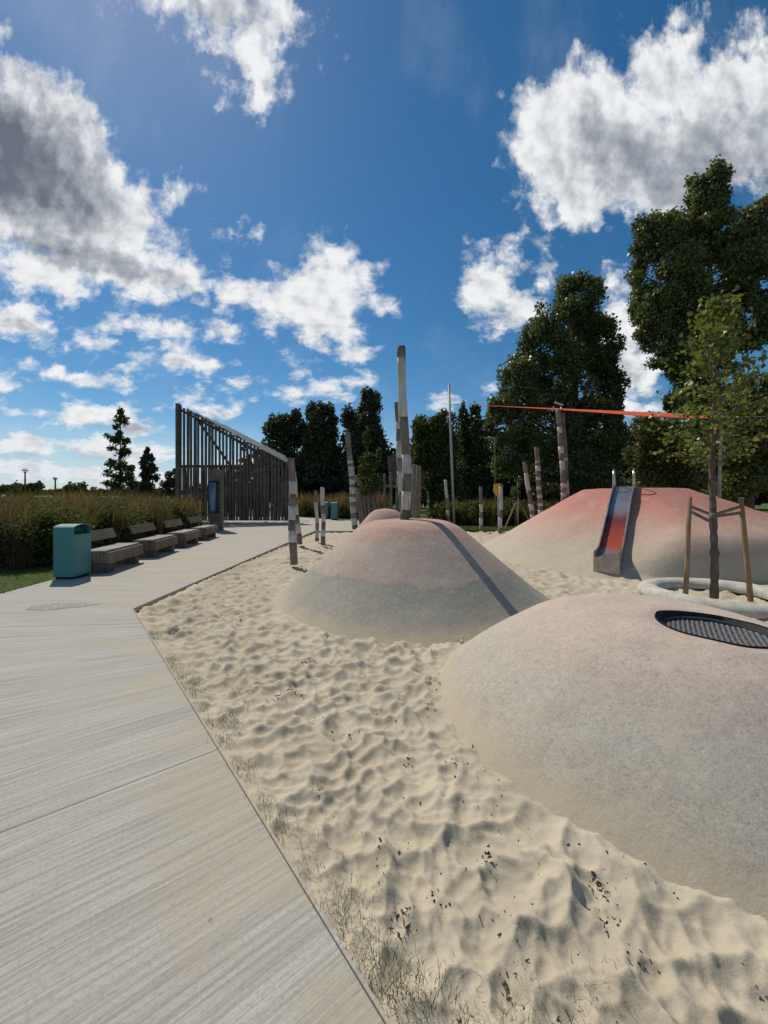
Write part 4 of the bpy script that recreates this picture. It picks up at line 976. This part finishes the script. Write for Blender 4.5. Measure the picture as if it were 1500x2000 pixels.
def tall_three():
    for k, (x0, x1, yt, Y, r, lb) in enumerate(((806, 809, 908, 16, .075, 'left of three plain grey posts leaning beside the tallest striped post'), (813, 816, 912, 16.4, .07, 'middle of three plain grey posts leaning beside the tallest striped post'), (818, 821, 914, 16.9, .06, 'right of three plain grey posts leaning beside the tallest striped post'))):
        b = AT(x0, 1025, Y); b.z = 0; t = AT(x1, yt, Y); mb = MB(); mb.tube([b, b.lerp(t, .3), b.lerp(t, .7), t, t + Vector((0, 0, .03))], [r, r * .98, r * .95, r * .9, r * .5], 12, sq=.3)
        o = mb.build('plain_post', M['wood'], loc=b); tag(o, lb, 'post', 'plain grey posts')
tall_three()

# ------------------------------------------------------------------ slide
def slide():
    S0 = Vector((4.47, 7.72, 0)); S1 = Vector((6.28, 10.02, 0)); dv = (S1 - S0); L = dv.length; dv.normalize(); sv = Vector((dv.y, -dv.x, 0))
    root = empty('slide', S0, 'stainless steel slide running down the front of the large mound', 'slide')
    W = .205
    prf = prof([(0, .30), (.40, .305), (.62, .36), (1.0, .60), (2.55, 1.62), (L, 1.72)]); n_ = 40
    ss = [i / n_ * L for i in range(n_ + 1)]
    bed_ = MB(); left = MB(); right = MB()
    def pt(s_, o_, z): return S0 + dv * s_ + sv * o_ + Vector((0, 0, z))
    zb = []
    for s_ in ss:
        p = S0 + dv * s_; g = max(float(zC(np.array(p.x + sv.x * o_), np.array(p.y + sv.y * o_))) for o_ in (-.2, 0, .2))
        zb.append(max(float(prf(np.array(s_))), g + .045 if s_ > .3 else -1))
    zb = [zb[0]] + [(zb[i - 1] + zb[i] + zb[i + 1]) / 3 + .006 for i in range(1, n_)] + [zb[-1]]
    wl = lambda s_: .125 if s_ > .5 else .10 + .05 * s_
    bot = []
    for s_, z in zip(ss, zb):
        p = pt(s_, 0, 0); bot.append(min(z - .03, float(zC(np.array(p.x), np.array(p.y))) - .10) if s_ > .25 else -.1)
    for i in range(n_):
        a, b_ = ss[i], ss[i + 1]
        bed_.poly([pt(a, -W, zb[i]), pt(a, W, zb[i]), pt(b_, W, zb[i + 1]), pt(b_, -W, zb[i + 1])], smooth=True)
        for mb, o_, s2 in ((left, -W, -1), (right, W, 1)):
            ta, tb = zb[i] + wl(a), zb[i + 1] + wl(b_); oo = o_ + s2 * .028
            mb.poly([pt(a, o_, zb[i] - .01), pt(b_, o_, zb[i + 1] - .01), pt(b_, o_, tb), pt(a, o_, ta)], smooth=True)
            mb.poly([pt(a, o_, ta), pt(b_, o_, tb), pt(b_, oo, tb), pt(a, oo, ta)], smooth=True)
            mb.poly([pt(a, oo, ta), pt(b_, oo, tb), pt(b_, oo, bot[i + 1]), pt(a, oo, bot[i])], smooth=True)
    for mb, s2 in ((left, -1), (right, 1)):
        mb.poly([pt(0, s2 * W, bot[0]), pt(0, s2 * (W + .028), bot[0]), pt(0, s2 * (W + .028), zb[0] + wl(0)), pt(0, s2 * W, zb[0] + wl(0))])
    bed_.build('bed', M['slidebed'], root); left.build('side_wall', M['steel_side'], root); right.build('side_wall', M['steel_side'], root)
    mb = MB(); mb.poly([pt(0.0, -W, -.1), pt(0.0, W, -.1), pt(0.0, W, .285), pt(0.0, -W, .285)])
    prev = None
    for i in range(7):
        a = math.pi / 2 * i / 6; q = (.0 - .0 + .02 * (1 - math.sin(a)) * 0 - .015 * math.sin(math.pi * i / 6), .285 + .016 * i / 6)
        cur = (pt(q[0], -W, q[1]), pt(q[0], W, q[1]))
        if prev: mb.poly([prev[0], prev[1], cur[1], cur[0]], smooth=True)
        prev = cur
    mb.build('exit_panel', M['steel_side'], root)
    for s2 in (-1, 1):
        mb = MB(); o_ = s2 * (W + .014); z = 1.72
        mb.tube([pt(L - .35, o_, 1.70), pt(L - .30, o_, 2.0), pt(L - .22, o_, 2.18), pt(L - .16, o_, 2.22), pt(L - .08, o_, 2.14), pt(L - .02, o_, 1.9), pt(L + .05, o_, 1.65)], [.019] * 7, 10)
        mb.build('handrail', M['steel'], root)
slide()

# ------------------------------------------------------------------ trampoline in the near mound
def trampoline():
    hx, hy, hr = HOLE; ns = 96
    aa = [2 * math.pi * i / ns for i in range(ns)]
    ez = [float(zB(np.array(hx + hr * math.cos(a)), np.array(hy + hr * math.sin(a)))) for a in aa]; zz = min(ez) - .022
    root = empty('trampoline', (hx, hy, zz), 'round black trampoline with a grey woven mat set into the near mound', 'trampoline')
    mb = MB(); pr = [(hr - .002, .0), (hr - .004, -.03), (hr - .02, -.04), (hr - .05, -.045), (hr - .055, -.06), (hr - .052, -.12)]
    rows = []
    for r_, dz_ in pr:
        rows.append([mb.bm.verts.new((hx + r_ * math.cos(a), hy + r_ * math.sin(a), (ez[i] if dz_ > -.035 else zz + .03) + dz_ * (1 if dz_ > -.035 else .6))) for i, a in enumerate(aa)])
    for k in range(len(rows) - 1):
        for i in range(ns): j = (i + 1) % ns; f = mb.bm.faces.new((rows[k][i], rows[k][j], rows[k + 1][j], rows[k + 1][i])); f.smooth = True
    mb.build('rim', M['black'], root)
    # mat: interlocking strips, a real bumpy sheet
    xs = np.linspace(-hr + .05, hr - .05, 240); X, Y = np.meshgrid(xs, xs, indexing='ij')
    wv_ = np.sin(X * 2 * np.pi / .036) * np.sin(Y * 2 * np.pi / .05 + .5 * np.sin(X * 2 * np.pi / .072))
    Z = .004 * wv_ - .03 * (1 - (X ** 2 + Y ** 2) / hr ** 2) - .005
    k = len(xs); i, j = np.meshgrid(np.arange(k - 1), np.arange(k - 1), indexing='ij'); Q = np.stack([i * k + j, (i + 1) * k + j, (i + 1) * k + j + 1, i * k + j + 1], -1).reshape(-1, 4)
    inside = (np.hypot(X, Y).reshape(-1)[Q] < hr - .052).all(1)
    m, n_, b_ = new_mat('trampoline_mat'); p = n_.tex('Object'); x_, y_, z_ = n_.sep(p)
    wv2 = n_.rmp(z_, -.02, .004)
    st = n_.m('MULTIPLY', n_.m('SINE', n_.m('MULTIPLY', x_, 174.5)), n_.m('SINE', n_.m('MULTIPLY', y_, 125.7)))
    n_.put(b_.inputs['Base Color'], n_.mix(n_.rmp(st, -.2, .5), (.025, .026, .027), (.15, .153, .157))); b_.inputs['Roughness'].default_value = .6
    mesh_np('jumping_mat', np.stack([X, Y, Z], -1).reshape(-1, 3), Q[inside], m, root, True)
trampoline()

# ------------------------------------------------------------------ young staked maple with its concrete ring
def ring():
    c = Vector((5.12, 5.93, 0)); Rr = .86; mb = MB(); n1, n2 = 96, 14; rows = []
    for i in range(n1):
        a = 2 * math.pi * i / n1; w_ = .15 * (1 + .04 * math.sin(3 * a)); row = []
        for k in range(n2 + 1):
            b_ = math.pi * (-.12 + 1.24 * k / n2); x = (Rr + math.cos(b_) * w_); z = math.sin(b_) * .115 - .02 + .012 * math.sin(2 * a + 1)
            row.append(mb.bm.verts.new((c.x + x * math.cos(a), c.y + x * math.sin(a), z)))
        rows.append(row)
    for i in range(n1):
        for k in range(n2): f = mb.bm.faces.new((rows[i][k], rows[i][k + 1], rows[(i + 1) % n1][k + 1], rows[(i + 1) % n1][k])); f.smooth = True
    tag(mb.build('planting_ring', M['concrete_ring'], loc=c), 'low rounded pale concrete ring around the young staked maple', 'ring')
ring()
def maple():
    b = Vector((5.03, 5.85, -.03)); root = empty('young_maple', b, 'young yellow-green maple tied between stakes inside the concrete ring', 'tree')
    Y = 5.85
    tp = [b, AT(1396, 1090, Y), AT(1394, 1040, Y), AT(1392, 980, Y), AT(1390, 900, Y), AT(1396, 800, Y), AT(1394, 700, Y), AT(1402, 620, Y), AT(1405, 585, Y)]
    mb = MB(); fine = []; rad = []
    rr = [.056, .049, .045, .043, .038, .029, .02, .012, .005]
    for i in range(len(tp) - 1):
        for k in range(5):
            s_ = k / 5; fine.append(tp[i].lerp(tp[i + 1], s_)); r_ = rr[i] * (1 - s_) + rr[i + 1] * s_; rad.append(r_ * (1 + .12 * math.sin((i * 5 + k) * 2.3)) * (1.18 if (i * 5 + k) in (6, 11, 17) else 1))
    mb.tube(fine, rad, 12)
    pts = []
    def tpos(z):
        for i in range(len(tp) - 1):
            if tp[i].z <= z <= tp[i + 1].z: return tp[i].lerp(tp[i + 1], (z - tp[i].z) / (tp[i + 1].z - tp[i].z))
        return tp[-1].copy()
    for i in range(62):
        z = 2.0 + 2.45 * (i / 61); a = i * 2.399 + random.uniform(-.3, .3); o = tpos(z); s_ = (z - 1.95) / 2.6
        ln = (.60 * (1 - s_ ** 1.8) + .13) * random.uniform(.65, 1.15); rise = .35 + .6 * s_
        e = o + Vector((math.cos(a) * ln, math.sin(a) * ln, ln * rise * random.uniform(.5, 1)))
        m_ = o.lerp(e, .5) + Vector((0, 0, .05 * ln)); mb.tube([o, m_, e], [.010 * (1.1 - .6 * s_), .006, .002], 5, cap=False)
        for k in range(random.randint(24, 46)):
            t = random.uniform(.28, 1.05); c = (o.lerp(m_, t * 2) if t < .5 else m_.lerp(e, t * 2 - 1)); pts.append(c + Vector((random.gauss(0, .07), random.gauss(0, .07), random.gauss(-.015, .055))))
    mb.build('trunk', M['bark_young'], root)
    leaves('crown', np.array([tuple(p) for p in pts]), .078, M['leafY'], root, aspect=.8, up=.5, loc=b)
    # stakes and ties
    st = []
    for (bx, by, tx, ty, Yb) in ((1339, 1156, 1347, 970, 6.1), (1466, 1168, 1447, 972, 5.75)):
        p0 = AT(bx, by, Yb); p0.z = -.05; t0 = AT(tx, ty, Yb - .02); L = t0 - p0
        sroot = MB(); sroot.tube([p0, p0 + L * .33 + Vector((.006, 0, 0)), p0 + L * .66, t0], [.036, .034, .033, .031], 10)
        o = sroot.build('tree_stake', M['wood_stake'], loc=p0); st.append(t0)
        tag(o, 'left wooden stake beside the young maple' if bx < 1400 else 'right wooden stake beside the young maple, leaning inwards', 'stake', 'stakes of the young maple')
    tk = AT(1393, 1008, 5.84)
    mb = MB()
    for t0, dz1, dz2 in ((st[0], -.16, .0), (st[0], -.24, -.12), (st[1], -.12, .03), (st[1], -.22, .0)):
        a = t0 + Vector((0, -.035, dz1)); e = tk + Vector((0, -.04, dz2 + .0)); mb.beam(a, e, .012, .045, mi=0)
    mb.tube([tk + Vector((0, 0, -.05)), tk + Vector((0, 0, .05))], [.052, .052], 12)
    mb.build('tie', M['wood'], root)
maple()

# ------------------------------------------------------------------ round repair patch in the concrete
def patch():
    c = G(118, 1184); mb = MB(); pts = []
    for i in range(40):
        a = 2 * math.pi * i / 40; r_ = 1 + .12 * math.sin(3 * a + 1) + .07 * math.sin(7 * a)
        pts.append((c.x + .40 * r_ * math.cos(a), c.y + .17 * r_ * math.sin(a) + .06 * math.cos(a), .004))
    mb.poly(pts); tag(mb.build('patch', m_simple('worn_patch', (.24, .215, .185), (.45, .42, .37), 26, .95, .8, .02, .1, coord='World')), kind='structure')
patch()
